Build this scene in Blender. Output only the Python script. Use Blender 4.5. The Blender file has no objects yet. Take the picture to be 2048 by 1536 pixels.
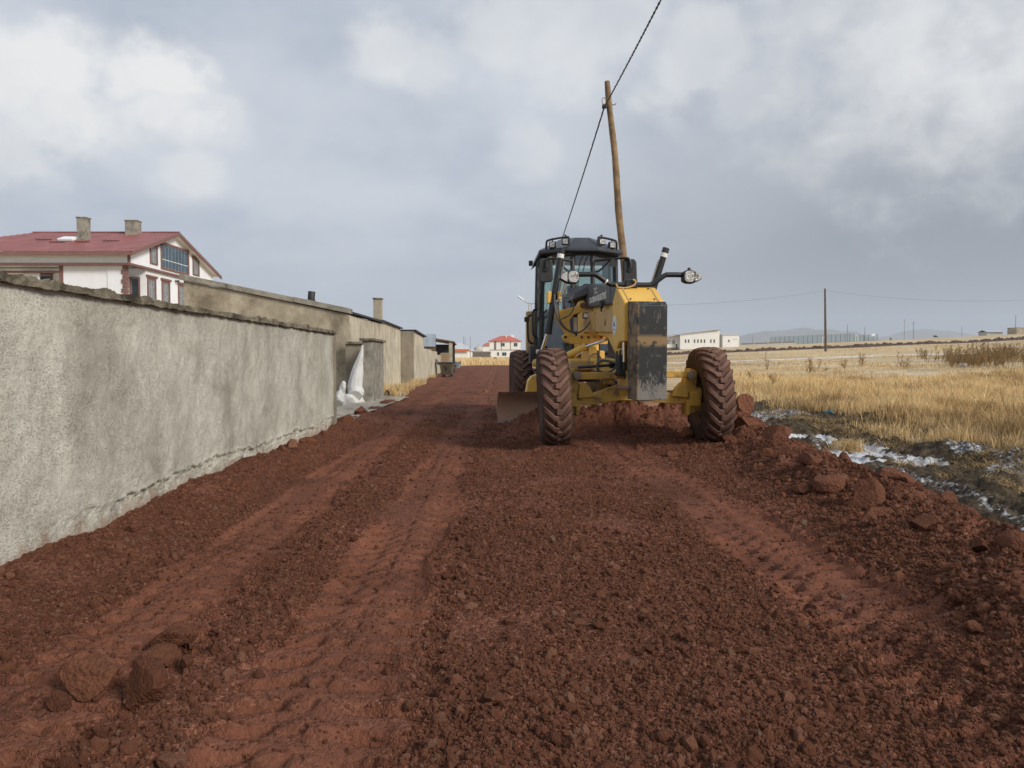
import bpy, bmesh, math, random
import numpy as np
from mathutils import Vector, Matrix
R = math.radians
random.seed(7); rng = np.random.default_rng(7)
scene = bpy.context.scene
COL = scene.collection

# ------------------------------------------------------------------ camera
F, HZ, CZ = 1450.0, 718.0, 1.25           # focal length (px at 2048 wide), horizon row, eye height
PITCH = math.atan((768 - HZ) / F)
cd = bpy.data.cameras.new('camera'); cam = bpy.data.objects.new('camera', cd); COL.objects.link(cam)
cd.sensor_width = 36; cd.lens = F * 36 / 2048; cd.clip_start = .05; cd.clip_end = 30000
cam.location = (0, 0, CZ); cam.rotation_euler = (R(90) - PITCH, 0, 0)
scene.camera = cam
# ------------------------------------------------------------------ light
SUNV = Vector((.70, -.52, .49)).normalized()
sd = bpy.data.lights.new('sun', 'SUN'); sun = bpy.data.objects.new('sun', sd); COL.objects.link(sun)
sd.energy = 3.6; sd.angle = R(18); sd.color = (1, .93, .82)
sun.rotation_euler = (-SUNV).to_track_quat('-Z', 'Y').to_euler()
scene.view_settings.view_transform = 'Standard'; scene.view_settings.look = 'None'
scene.view_settings.exposure = 0; scene.view_settings.gamma = 1
scene.cycles.use_denoising = True
scene.cycles.max_bounces = 8; scene.cycles.transparent_max_bounces = 16; scene.cycles.volume_bounces = 1

class NT:
    """small node-tree helper"""
    def __init__(s, tree): s.t = tree; s.n = tree.nodes; s.l = tree.links
    def add(s, typ, **kw):
        nd = s.n.new(typ)
        for k, v in kw.items():
            if k == 'ins':
                for kk, vv in v.items(): s.put(nd.inputs[kk], vv)
            else: setattr(nd, k, v)
        return nd
    def put(s, sock, v):
        if isinstance(v, bpy.types.NodeSocket): s.l.new(v, sock)
        else:
            if sock.type == 'RGBA' and len(v) == 3: v = (*v, 1)
            sock.default_value = v
    def math(s, op, a, b=None, c=None, clamp=False):
        nd = s.n.new('ShaderNodeMath'); nd.operation = op; nd.use_clamp = clamp
        s.put(nd.inputs[0], a)
        if b is not None: s.put(nd.inputs[1], b)
        if c is not None: s.put(nd.inputs[2], c)
        return nd.outputs[0]
    def vmath(s, op, a, b=None):
        nd = s.n.new('ShaderNodeVectorMath'); nd.operation = op
        s.put(nd.inputs[0], a)
        if b is not None: s.put(nd.inputs[1], b)
        return nd.outputs['Value'] if op in ('DOT_PRODUCT', 'LENGTH', 'DISTANCE') else nd.outputs[0]
    def ramp(s, fac, stops, interp='LINEAR'):
        nd = s.n.new('ShaderNodeValToRGB'); cr = nd.color_ramp; cr.interpolation = interp
        while len(cr.elements) < len(stops): cr.elements.new(.5)
        for e, (p, c) in zip(cr.elements, stops):
            e.position = p; e.color = (c, c, c, 1) if isinstance(c, (int, float)) else (*c, 1)
        s.l.new(fac, nd.inputs[0]); return nd.outputs[0]
    def smooth(s, v, a, b):
        nd = s.n.new('ShaderNodeMapRange'); nd.interpolation_type = 'SMOOTHSTEP'
        s.put(nd.inputs[0], v); nd.inputs[1].default_value = a; nd.inputs[2].default_value = b
        return nd.outputs[0]
    def noise(s, vec, scale, detail=4, rough=.55, dist=0, out=0):
        nd = s.n.new('ShaderNodeTexNoise'); s.put(nd.inputs['Vector'], vec)
        nd.inputs['Scale'].default_value = scale; nd.inputs['Detail'].default_value = detail
        nd.inputs['Roughness'].default_value = rough; nd.inputs['Distortion'].default_value = dist
        return nd.outputs[out]
    def voro(s, vec, scale, feature='F1', out=0, rnd=1):
        nd = s.n.new('ShaderNodeTexVoronoi'); nd.feature = feature; s.put(nd.inputs['Vector'], vec)
        nd.inputs['Scale'].default_value = scale; nd.inputs['Randomness'].default_value = rnd
        return nd.outputs[out]
    def mix(s, f, a, b, mode='MIX'):
        nd = s.n.new('ShaderNodeMix'); nd.data_type = 'RGBA'; nd.blend_type = mode; nd.clamp_factor = True
        s.put(nd.inputs[0], f); s.put(nd.inputs[6], a); s.put(nd.inputs[7], b); return nd.outputs[2]
    def mapping(s, vec, scale=(1, 1, 1), loc=(0, 0, 0), rot=(0, 0, 0)):
        nd = s.n.new('ShaderNodeMapping'); s.put(nd.inputs[0], vec)
        nd.inputs['Scale'].default_value = scale; nd.inputs['Location'].default_value = loc; nd.inputs['Rotation'].default_value = rot
        return nd.outputs[0]

# ------------------------------------------------------------------ sky: broken overcast over a Nishita sky
def make_world():
    w = bpy.data.worlds.new('World'); scene.world = w; w.use_nodes = True
    w.cycles.sampling_method = 'MANUAL'; w.cycles.sample_map_resolution = 256
    t = NT(w.node_tree); t.n.clear()
    out = t.add('ShaderNodeOutputWorld')
    sky = t.add('ShaderNodeTexSky', sky_type='NISHITA', sun_disc=False)
    sky.sun_elevation = math.asin(SUNV.z); sky.sun_rotation = math.atan2(SUNV.x, SUNV.y)
    bsky = t.add('ShaderNodeBackground', ins={'Color': sky.outputs[0], 'Strength': .09})
    co = t.add('ShaderNodeTexCoord').outputs['Generated']
    sep = t.add('ShaderNodeSeparateXYZ', ins={0: co})
    x, y, z = sep.outputs
    zc = t.math('MAXIMUM', z, 0.0)
    den = t.math('ADD', zc, .16)
    pl = t.add('ShaderNodeCombineXYZ', ins={0: t.math('DIVIDE', x, den), 1: t.math('DIVIDE', y, den), 2: 0.35}).outputs[0]
    big = t.noise(t.mapping(pl, loc=(2.3, 1.1, .4)), .95, 4, .52, .2)
    wisp = t.noise(t.mapping(co, scale=(1, 1, 1.8), loc=(.3, 0, .2)), 5.5, 4, .56, .2)
    # broad storm darkness to the east (+x) low down, bright haze to the west and overhead
    east = t.smooth(x, -.12, .50)
    low = t.smooth(z, .42, .08)
    dark = t.math('MULTIPLY', east, t.math('MULTIPLY_ADD', low, .80, .20))
    m = t.math('ADD', t.math('MULTIPLY', big, .65), t.math('MULTIPLY', wisp, .35))
    m = t.smooth(m, .38, .62)
    base = t.mix(t.math('MULTIPLY', m, t.math('MULTIPLY_ADD', t.smooth(z, .02, .22), .75, .25)), (.455, .508, .600), (.625, .672, .745))
    base = t.mix(t.math('MULTIPLY', dark, .92), base, (.200, .222, .262))
    hz = t.smooth(z, .14, .0)
    base = t.mix(t.math('MULTIPLY', t.math('MULTIPLY', hz, t.math('SUBTRACT', 1, east)), .55), base, (.53, .57, .65))
    # sun-caught cumulus: heaps at real directions, edges broken by noise
    def dirv(px, py):
        v = Vector(((px - 1024) / F, 1, (HZ - py) / F)).normalized(); return (v.x, v.y, v.z)
    heaps = [(40, 150, .07, 1.0), (130, 140, .065, 1.0), (100, 215, .09, .85), (10, 250, .08, .7), (265, 175, .045, .85), (335, 165, .062, 1.0), (330, 215, .07, .85), (420, 235, .05, .5),
             (385, 345, .042, .55), (345, 375, .03, .35), (770, 105, .055, .6), (860, 130, .05, .45), (1010, 70, .09, .45), (1130, 110, .08, .5), (1235, 60, .08, .45), (1400, 120, .09, .55), (1480, 190, .06, .4), (1630, 60, .17, .62), (1800, 90, .21, .78), (1960, 80, .23, .85), (2140, 20, .26, .85), (1060, 300, .05, .35), (-200, 160, .14, .7)]
    acc = None
    nsh = t.math('MULTIPLY_ADD', t.noise(t.mapping(co, scale=(1, 1, 1.35)), 13.0, 7, .58, .1), 2.0, -1.0)
    for px, py, r, a in heaps:
        dvec = t.vmath('SUBTRACT', co, dirv(px, py))
        ds = t.vmath('LENGTH', t.vmath('MULTIPLY', dvec, (1, 1, 1.25)))
        q = t.math('ADD', t.math('DIVIDE', ds, r), nsh)
        v = t.math('MULTIPLY', t.smooth(q, 1.25, .40 if r < .1 else -.15), a)
        acc = v if acc is None else t.math('MAXIMUM', acc, v)
    gen = t.math('MULTIPLY', t.smooth(t.noise(t.mapping(pl, loc=(7, 3, 1)), 1.5, 3, .55), .56, .80), t.math('MULTIPLY', t.smooth(z, .08, .25), .20))
    acc = t.math('MAXIMUM', acc, gen)
    shade = t.math('MULTIPLY_ADD', t.noise(co, 14, 5, .6), .9, .50)
    cloudc = t.mix(t.math('MULTIPLY', acc, shade, clamp=True), base, (.90, .90, .89))
    bcl = t.add('ShaderNodeBackground', ins={'Color': cloudc, 'Strength': 1.0})
    cover = t.math('MULTIPLY_ADD', m, .06, .93)
    mx = t.add('ShaderNodeMixShader', ins={0: cover, 1: bsky.outputs[0], 2: bcl.outputs[0]})
    t.l.new(mx.outputs[0], out.inputs['Surface'])
make_world()

# ------------------------------------------------------------------ numpy noise
def _h(ix, iy, seed):
    h = (ix.astype(np.int64) * 374761393 + iy.astype(np.int64) * 668265263 + seed * 982451653) & 0xFFFFFFFF
    h = ((h ^ (h >> 13)) * 1274126177) & 0xFFFFFFFF
    h = ((h ^ (h >> 16)) * 2246822519) & 0xFFFFFFFF
    return ((h ^ (h >> 13)) & 0xFFFFFF) / float(0xFFFFFF)
def vn(x, y, seed=0):
    x = np.asarray(x, float); y = np.asarray(y, float)
    ix = np.floor(x); iy = np.floor(y); fx = x - ix; fy = y - iy
    ux = fx * fx * (3 - 2 * fx); uy = fy * fy * (3 - 2 * fy)
    a = _h(ix, iy, seed); b = _h(ix + 1, iy, seed); c = _h(ix, iy + 1, seed); d = _h(ix + 1, iy + 1, seed)
    return (a + (b - a) * ux + (c - a) * uy + (a - b - c + d) * ux * uy) * 2 - 1
def fbm(x, y, seed=0, o=4, g=.5):
    s = 0; a = 1; k = 1
    for i in range(o):
        s = s + a * vn(x * k + 17.3 * i, y * k - 9.1 * i, seed + i); a *= g; k *= 2.03
    return s
def sst(a, b, v):
    t = np.clip((v - a) / (b - a), 0, 1); return t * t * (3 - 2 * t)

# ------------------------------------------------------------------ terrain functions (metres)
def x_left(y):  return np.where(y < 13.5, -2.9 - .024 * y, -3.22 - .05 * (y - 13.5))
def x_right(y): return np.where(y < 14, 3.15 + .113 * y, 4.73 - .036 * (y - 14))
GX, GY, GT, GZ = 1.70, 10.36, R(7), .06          # grader: front axle centre, heading
def to_local(x, y):
    c, s = math.cos(GT), math.sin(GT); dx = x - GX; dy = y - GY
    return c * dx + s * dy, -s * dx + c * dy
def tracks(x, y):
    """packed wheel tracks: mask 0..1 and signed offset inside the nearest one"""
    wob = .05 * vn(y * .35, 0 * y, 5)
    m = np.zeros_like(x); off = np.full_like(x, 9.0)
    for cx, hw, y1 in ((lambda v: -.74 - .012 * (v - 3) + wob, .30, 88), (lambda v: -1.86 - .03 * (v - 6) + wob, .30, 88), (lambda v: 1.72 - .035 * (v - 5) + wob, .31, 14)):
        d = x - cx(y); tooth = .035 * sst(-.2, .5, np.sin(y * 2 * math.pi / .185 + 6 * np.abs(d))) * sst(-.4, .3, vn(y * .6, d * 0, 29))
        k = 1 - sst(hw * .72, hw * 1.22, np.abs(d) + .05 * vn(x * 2, y * 1.3, 9) + .045 * vn(x * 9, y * 9, 10) + tooth)
        k = k * (.62 + .38 * sst(-.5, .3, vn(y * .8 + cx(y), x * 0, 19)))
        k = k * (1 - sst(y1 - 1, y1 + 1, y)) * (sst(2.4, 4.2, y) if y1 == 14 else 1)
        sel = np.abs(d) < np.abs(off); m = np.maximum(k, m); off = np.where(sel, d, off)
    return m, off
def road_z(x, y, fine=True):
    xl, xr = x_left(y), x_right(y)
    z = .025 * fbm(x * .7, y * .5, 1, 3) + .012 * fbm(x * 2.5, y * 2, 2, 2)
    m, off = tracks(x, y)
    z = z - .038 * m
    # heaped shoulders of the tracks
    z = z + .012 * sst(.1, .6, m) * (1 - sst(.6, 1, m)) * 2
    # bank against the wall and verge
    z = z + .10 * sst(xl + .75, xl + .05, x) * (1 + .5 * vn(y * 1.3, x * 0, 3)) - .06 * sst(xl + 1.2, xl + .5, x)
    # rough windrow along the right edge
    u = (x - (xr - .85)) / .62
    lump = np.clip(fbm(x * 2.2, y * 1.7, 21, 3) + .35, -.2, 1.3)
    z = z + np.exp(-u * u) * (.10 + .13 * lump) * (1 - sst(15, 24, y))
    z = z - .42 * sst(xr - .28, xr + .40, x + .09 * fbm(y * 1.7, x * 1.7, 31, 2))
    z = z - .30 * sst(xl - .02, xl - .40, x) * sst(13.0, 13.8, y)
    # blade windrow under the machine
    lx, ly = to_local(x, y)
    hump = np.exp(-((ly - 2.0 - .12 * lx) / .55) ** 2) * (.32 * sst(-2.1, -1.2, lx) + .12 * sst(-.6, .6, lx)) * (1 - .75 * sst(1.5, 3.2, lx))
    hump = hump + .11 * np.exp(-((ly - .9) / .7) ** 2 - ((lx - .75) / .55) ** 2)
    hump = hump * (1 + .30 * fbm(x * 2.6, y * 2.6, 41, 3) + .22 * np.abs(fbm(x * 8, y * 8, 43, 3, .6)))
    z = z + hump
    # grader front wheels press their own seat
    for wx in (-1.13, 1.13):
        k = np.exp(-((lx - wx) / .34) ** 4 - (ly / .75) ** 4)
        z = z * (1 - k) + .06 * k
    if fine:
        amp = (1 - .80 * m) * (1 - .4 * sst(9, 30, y)) * (1 + .8 * np.exp(-u * u)) * (1 + 1.2 * np.clip(hump, 0, .4))
        b = np.abs(fbm(x * 9, y * 9, 51, 2)); c = np.abs(fbm(x * 22, y * 22, 61, 2)); d = vn(x * 46, y * 46, 71)
        z = z + amp * (.018 * (b - .4) + .013 * (c - .4) + .0055 * d)
        # lug prints: bars across the packed bed, and bites along both edges
        ao = np.abs(off); near = (1 - .45 * sst(9, 22, y)) * (1 - sst(40, 60, y))
        ph = y * 2 * math.pi / .185 + 7 * ao + np.where(off > 0, 1.6, 0) + .5 * vn(x * 4, y * 4, 81)
        lug = sst(.05, .55, np.sin(ph)); run = sst(-.55, .05, vn(y * .45 + np.sign(off) * 7, 0 * y + 3, 91))
        edge = sst(.10, .17, ao) * (1 - sst(.36, .43, ao))
        z = z - near * run * .050 * lug * edge + near * .020 * lug * (1 - sst(.05, .16, ao)) * run
    return z
def verge_z(x, y):
    xr = x_right(y); t = x - xr
    z = -.17 + .17 * sst(1.2, 3.3, t)
    lump = fbm(x * 1.1, y * 1.1, 101, 4)
    z = z + (.16 * np.clip(lump + .15, -.35, 1.2) + .055 * np.abs(fbm(x * 4.5, y * 4.5, 103, 4, .6)) + .022 * fbm(x * 13, y * 13, 105, 3, .65) - .02) * sst(-.1, .5, t) * (1 - .9 * sst(2.4, 3.8, t))
    return z
def terr(x, y):
    """open ground"""
    x = np.asarray(x, float); y = np.asarray(y, float)
    az = np.clip(x / np.maximum(y, 1), 0, .95)
    s = (.007 + .05 * az) * sst(0, 30, y)
    d = np.clip(y - 25, 0, 300)
    z = s * d - .022 * np.clip(y - 330, 0, 700) * (s / .03)
    z = z + .05 * fbm(x * .08, y * .08, 111, 3) * sst(20, 60, y) + .3 * fbm(x * .012, y * .012, 115, 2) * sst(120, 260, y)
    return z
def ground_z(x, y):
    x = np.asarray(x, float); y = np.asarray(y, float)
    z = terr(x, y)
    inside = sst(x_left(y) - .15, x_left(y) + .35, x) * (1 - sst(x_right(y) + .6 + 2.6 * (1 - sst(25, 27, y)), x_right(y) + 2.2 + 1.9 * (1 - sst(25, 27, y)), x)) * (1 - sst(84, 90, y))
    inside = np.maximum(inside, sst(-2, 1, -y) * (1 - sst(5, 7, np.abs(x))) * 1.0)
    return z - .34 * inside
def top_z(x, y):
    x = np.asarray(x, float); y = np.asarray(y, float)
    xr = x_right(y)
    return np.where((x > x_left(y)) & (x < xr + .35) & (y < 88), np.maximum(road_z(x, y, False), verge_z(x, y) * (x > xr - .3) - 9 * (x <= xr - .3)), np.where((x >= xr) & (x < xr + 3.6) & (y < 28), verge_z(x, y), ground_z(x, y)))
def ray(px, py):
    a = (px - 1024) / F; b = (768 - py) / F
    return Vector((a, math.cos(PITCH) + b * math.sin(PITCH), -math.sin(PITCH) + b * math.cos(PITCH)))
def P(px, py, d):
    r = ray(px, py); t = d / r.y; return Vector((r.x * t, d, CZ + r.z * t))
def Gp(px, py, z=0.0):
    r = ray(px, py); t = (z - CZ) / r.z; return Vector((r.x * t, r.y * t, z))

# ------------------------------------------------------------------ object helpers
def tag(o, label=None, cat=None, group=None, kind=None):
    if label: o['label'] = label
    if cat: o['category'] = cat
    if group: o['group'] = group
    if kind: o['kind'] = kind
    return o
def empty(name, loc=(0, 0, 0), rz=0, parent=None):
    o = bpy.data.objects.new(name, None); COL.objects.link(o); o.location = loc; o.rotation_euler = (0, 0, rz)
    o.empty_display_size = .2
    if parent: o.parent = parent
    return o
def np_mesh(name, V, Fq, mat=None, parent=None, smooth=False, attrs=None):
    V = np.ascontiguousarray(V, dtype=np.float32); Fq = np.ascontiguousarray(Fq, dtype=np.int32)
    me = bpy.data.meshes.new(name); n = Fq.shape[1]
    me.vertices.add(len(V)); me.vertices.foreach_set('co', V.ravel())
    me.loops.add(Fq.size); me.loops.foreach_set('vertex_index', Fq.ravel())
    me.polygons.add(len(Fq)); me.polygons.foreach_set('loop_start', np.arange(0, Fq.size, n, dtype=np.int32))
    me.polygons.foreach_set('use_smooth', np.full(len(Fq), smooth))
    for an, av in (attrs or {}).items():
        av = np.asarray(av, dtype=np.float32)
        if av.ndim == 1:
            a = me.attributes.new(an, 'FLOAT', 'POINT'); a.data.foreach_set('value', av)
        else:
            a = me.attributes.new(an, 'FLOAT_VECTOR', 'POINT'); a.data.foreach_set('vector', av.ravel())
    me.update(calc_edges=True)
    if mat: me.materials.append(mat)
    o = bpy.data.objects.new(name, me); COL.objects.link(o)
    if parent: o.parent = parent
    return o
def grid_faces(nr, nc):
    i = np.arange(nr - 1)[:, None] * nc + np.arange(nc - 1)[None]
    return np.stack([i, i + 1, i + nc + 1, i + nc], -1).reshape(-1, 4)

class MB:
    def __init__(s): s.v = []; s.f = []; s.m = []; s.cur = 0
    def add(s, vs, fs):
        b = len(s.v); s.v += [tuple(v) for v in vs]; s.f += [tuple(i + b for i in f) for f in fs]; s.m += [s.cur] * len(fs); return s
    def box(s, c, size, rot=None):
        hx, hy, hz = size[0] / 2, size[1] / 2, size[2] / 2
        vs = [Vector((x, y, z)) for z in (-hz, hz) for y in (-hy, hy) for x in (-hx, hx)]
        if rot is not None: vs = [rot @ v for v in vs]
        c = Vector(c)
        return s.add([v + c for v in vs], [(0, 2, 3, 1), (4, 5, 7, 6), (0, 1, 5, 4), (2, 6, 7, 3), (0, 4, 6, 2), (1, 3, 7, 5)])
    def bb(s, x0, x1, y0, y1, z0, z1): return s.box(((x0 + x1) / 2, (y0 + y1) / 2, (z0 + z1) / 2), (abs(x1 - x0), abs(y1 - y0), abs(z1 - z0)))
    def prism(s, poly, axis, a, b):
        """poly: 2-D outline; axis 'x': (y,z), 'y': (x,z), 'z': (x,y)"""
        mk = {'x': lambda p, t: (t, p[0], p[1]), 'y': lambda p, t: (p[0], t, p[1]), 'z': lambda p, t: (p[0], p[1], t)}[axis]
        n = len(poly); vs = [mk(p, a) for p in poly] + [mk(p, b) for p in poly]
        fs = [tuple(range(n))[::-1], tuple(range(n, 2 * n))] + [(i, (i + 1) % n, n + (i + 1) % n, n + i) for i in range(n)]
        return s.add(vs, fs)
    def tube(s, pts, r, n=8, caps=True):
        pts = [Vector(p) for p in pts]; rs = r if isinstance(r, (list, tuple)) else [r] * len(pts)
        ring = []; up = None
        for i, p in enumerate(pts):
            t = (pts[min(i + 1, len(pts) - 1)] - pts[max(i - 1, 0)]).normalized()
            if up is None:
                up = t.orthogonal().normalized()
            up = (up - t * up.dot(t)).normalized(); side = t.cross(up)
            ring.append([p + (up * math.cos(k * 2 * math.pi / n) + side * math.sin(k * 2 * math.pi / n)) * rs[i] for k in range(n)])
        vs = [v for q in ring for v in q]; fs = []
        for i in range(len(pts) - 1):
            for k in range(n):
                k2 = (k + 1) % n; fs.append((i * n + k, i * n + k2, (i + 1) * n + k2, (i + 1) * n + k))
        if caps: fs += [tuple(range(n))[::-1], tuple(range((len(pts) - 1) * n, len(pts) * n))]
        return s.add(vs, fs)
    def cyl(s, a, b, r, r2=None, n=16): return s.tube([a, b], [r, r if r2 is None else r2], n)
    def lathe(s, prof, axis='x', n=32, c=(0, 0, 0)):
        """prof: (axial, radius)"""
        vs = []; m = len(prof)
        for k in range(n):
            a = 2 * math.pi * k / n; ca, sa = math.cos(a), math.sin(a)
            for (h, r) in prof:
                p = {'x': (h, r * ca, r * sa), 'y': (r * ca, h, r * sa), 'z': (r * ca, r * sa, h)}[axis]
                vs.append((p[0] + c[0], p[1] + c[1], p[2] + c[2]))
        fs = [(k * m + i, k * m + i + 1, ((k + 1) % n) * m + i + 1, ((k + 1) % n) * m + i) for k in range(n) for i in range(m - 1)]
        return s.add(vs, fs)
    def quad(s, a, b, c, d): return s.add([a, b, c, d], [(0, 1, 2, 3)])
    def build(s, name, mats, parent=None, bevel=0, smooth=False, seg=2):
        me = bpy.data.meshes.new(name); me.from_pydata(s.v, [], s.f)
        bm = bmesh.new(); bm.from_mesh(me); bmesh.ops.recalc_face_normals(bm, faces=bm.faces); bm.to_mesh(me); bm.free()
        for m in (mats if isinstance(mats, (list, tuple)) else [mats]): me.materials.append(m)
        if max(s.m, default=0): me.polygons.foreach_set('material_index', s.m)
        o = bpy.data.objects.new(name, me); COL.objects.link(o)
        if smooth: me.polygons.foreach_set('use_smooth', [True] * len(me.polygons)); me.set_sharp_from_angle(angle=R(38))
        if bevel:
            b = o.modifiers.new('bevel', 'BEVEL'); b.width = bevel; b.segments = seg; b.limit_method = 'ANGLE'; b.angle_limit = R(35)
        if parent: o.parent = parent
        return o
def smooth_path(pts, k=6):
    """Catmull-Rom through points"""
    pts = [Vector(p) for p in pts]; q = [pts[0] * 2 - pts[1]] + pts + [pts[-1] * 2 - pts[-2]]; out = []
    for i in range(1, len(q) - 2):
        a, b, c, d = q[i - 1:i + 3]
        for j in range(k):
            t = j / k; out.append(.5 * ((2 * b) + (c - a) * t + (2 * a - 5 * b + 4 * c - d) * t * t + (3 * b - a - 3 * c + d) * t ** 3))
    return out + [pts[-1]]

# ------------------------------------------------------------------ materials
def new_mat(name):
    m = bpy.data.materials.new(name); m.use_nodes = True
    t = NT(m.node_tree); b = t.n['Principled BSDF']; return m, t, b
def mat(name, c, rough=.6, metal=0, var=.25, scale=6, bump=.15, bscale=40, c2=None, thr=(.45, .65), dscale=3, spec=.5, coords='Object'):
    """base colour with mottling, an optional second colour (dust, rust, chips) in noise patches, and fine relief"""
    m, t, b = new_mat(name)
    co = t.add('ShaderNodeTexCoord').outputs[coords]
    n = t.noise(co, scale, 5, .6)
    v = t.ramp(n, [(.25, 1 - var), (.75, 1 + var)])
    colr = t.mix(1, c, v, 'MULTIPLY')
    if c2 is not None:
        k = t.smooth(t.noise(co, dscale, 8, .65), *thr); colr = t.mix(k, colr, c2)
        t.put(b.inputs['Roughness'], t.math('MULTIPLY_ADD', k, max(0, .85 - rough), rough))
    else: b.inputs['Roughness'].default_value = rough
    t.put(b.inputs['Base Color'], colr); b.inputs['Metallic'].default_value = metal
    b.inputs['Specular IOR Level'].default_value = spec
    if bump:
        bp = t.add('ShaderNodeBump', ins={'Height': t.noise(co, bscale, 5, .6), 'Strength': bump, 'Distance': .02})
        t.l.new(bp.outputs[0], b.inputs['Normal'])
    return m
def glass_mat(name, tint, refl=.12):
    m, t, b = new_mat(name); t.n.remove(b)
    fr = t.add('ShaderNodeFresnel', ins={'IOR': 1.5})
    tr = t.add('ShaderNodeBsdfTransparent', ins={'Color': tint}); gl = t.add('ShaderNodeBsdfGlossy', ins={'Color': (.9, .95, 1), 'Roughness': .04})
    mx = t.add('ShaderNodeMixShader', ins={0: t.math('ADD', fr.outputs[0], refl, clamp=True), 1: tr.outputs[0], 2: gl.outputs[0]})
    t.l.new(mx.outputs[0], t.n['Material Output'].inputs['Surface']); return m

def gravel_mat():
    m, t, b = new_mat('red scoria gravel')
    co = t.add('ShaderNodeTexCoord').outputs['Object']
    pk = t.add('ShaderNodeAttribute', attribute_name='packed').outputs['Fac']
    grain = t.voro(co, 75, out=1); g2 = t.voro(co, 150, out=0); patch = t.noise(co, 1.1, 6, .6)
    gv = t.add('ShaderNodeSeparateColor', ins={0: grain}).outputs[0]
    loose = t.ramp(gv, [(0, (.105, .042, .026)), (.35, (.152, .060, .037)), (.7, (.196, .079, .049)), (.94, (.245, .104, .065)), (1, (.30, .15, .098))])
    fines = t.ramp(t.noise(co, 26, 6, .65), [(.3, (.145, .056, .034)), (.7, (.20, .080, .049))])
    k = t.math('MULTIPLY', pk, t.smooth(t.noise(co, 5, 5, .6), .30, .52))
    c = t.mix(k, loose, fines)
    c = t.mix(1, c, t.ramp(patch, [(.32, .62), (.5, .93), (.7, 1.15)]), 'MULTIPLY')
    t.put(b.inputs['Base Color'], c); b.inputs['Roughness'].default_value = .95; b.inputs['Specular IOR Level'].default_value = .15
    h = t.math('ADD', t.math('MULTIPLY', g2, -.6), t.math('MULTIPLY', t.voro(co, 60), -1.0)); h = t.math('ADD', h, t.math('MULTIPLY', t.noise(co, 160, 3), .6))
    bp = t.add('ShaderNodeBump', ins={'Height': h, 'Strength': t.math('MULTIPLY_ADD', k, -.6, .95), 'Distance': .012})
    t.l.new(bp.outputs[0], b.inputs['Normal']); return m
def rock_mat(name='red scoria rock', g=1.0):
    m, t, b = new_mat(name)
    co = t.add('ShaderNodeTexCoord').outputs['Object']; rn = t.add('ShaderNodeObjectInfo').outputs['Random']
    base = t.ramp(rn, [(0, (.195, .078, .045)), (.45, (.255, .105, .061)), (.8, (.300, .128, .076)), (.96, (.36, .175, .112)), (1, (.30, .185, .130))])
    n = t.noise(co, 5, 6, .65)
    c = t.mix(1, base, t.ramp(n, [(.25, .70 * g), (.75, 1.2 * g)]), 'MULTIPLY')
    t.put(b.inputs['Base Color'], c); b.inputs['Roughness'].default_value = .95; b.inputs['Specular IOR Level'].default_value = .15
    h = t.math('ADD', t.noise(co, 9, 8, .7), t.math('MULTIPLY', t.voro(co, 14), -.5))
    bp = t.add('ShaderNodeBump', ins={'Height': h, 'Strength': .8, 'Distance': .06}); t.l.new(bp.outputs[0], b.inputs['Normal']); return m
def verge_mat():
    m, t, b = new_mat('muddy verge with old snow')
    co = t.add('ShaderNodeTexCoord').outputs['Object']
    sn = t.add('ShaderNodeAttribute', attribute_name='snow').outputs['Fac']
    n = t.noise(co, 11, 8, .78, .6); f = t.noise(t.mapping(co, scale=(70, 14, 30), rot=(0, 0, .7)), 1, 4, .6)
    mud = t.ramp(n, [(.34, (.034, .025, .018)), (.48, (.080, .060, .040)), (.60, (.15, .112, .068)), (.74, (.30, .22, .125))])
    mud = t.mix(t.math('MULTIPLY', t.smooth(f, .58, .72), .6), mud, (.24, .18, .10))
    k = t.smooth(t.math('ADD', sn, t.math('MULTIPLY_ADD', t.noise(co, 22, 6, .7), .9, -.45)), .42, .62)
    c = t.mix(k, mud, (.80, .82, .86))
    t.put(b.inputs['Base Color'], c); t.put(b.inputs['Roughness'], t.math('MULTIPLY_ADD', k, -.25, .95)); b.inputs['Specular IOR Level'].default_value = .2
    bp = t.add('ShaderNodeBump', ins={'Height': t.math('ADD', t.noise(co, 35, 6, .7), t.math('MULTIPLY', f, .5)), 'Strength': 1.0, 'Distance': .05}); t.l.new(bp.outputs[0], b.inputs['Normal']); return m
def field_mat():
    m, t, b = new_mat('dry stubble field')
    co = t.add('ShaderNodeTexCoord').outputs['Object']
    n = t.noise(t.mapping(co, scale=(.5, 1, 1)), .55, 9, .75); n2 = t.noise(co, .03, 5, .6); n3 = t.noise(t.mapping(co, scale=(.25, 1, 1)), .9, 7, .7)
    c = t.ramp(n, [(.34, (.25, .18, .10)), (.48, (.46, .35, .21)), (.62, (.62, .50, .34))])
    c = t.mix(t.math('MULTIPLY', t.smooth(n2, .40, .62), .6), c, (.62, .46, .25))
    pale = t.smooth(t.math('ADD', n3, t.math('MULTIPLY_ADD', t.noise(co, .06, 4), .6, -.3)), .56, .68)
    c = t.mix(t.math('MULTIPLY', pale, .8), c, (.74, .71, .66))
    t.put(b.inputs['Base Color'], c); b.inputs['Roughness'].default_value = .95; b.inputs['Specular IOR Level'].default_value = .1
    bp = t.add('ShaderNodeBump', ins={'Height': t.noise(co, 3, 8, .75), 'Strength': .6, 'Distance': .12}); t.l.new(bp.outputs[0], b.inputs['Normal']); return m
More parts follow.
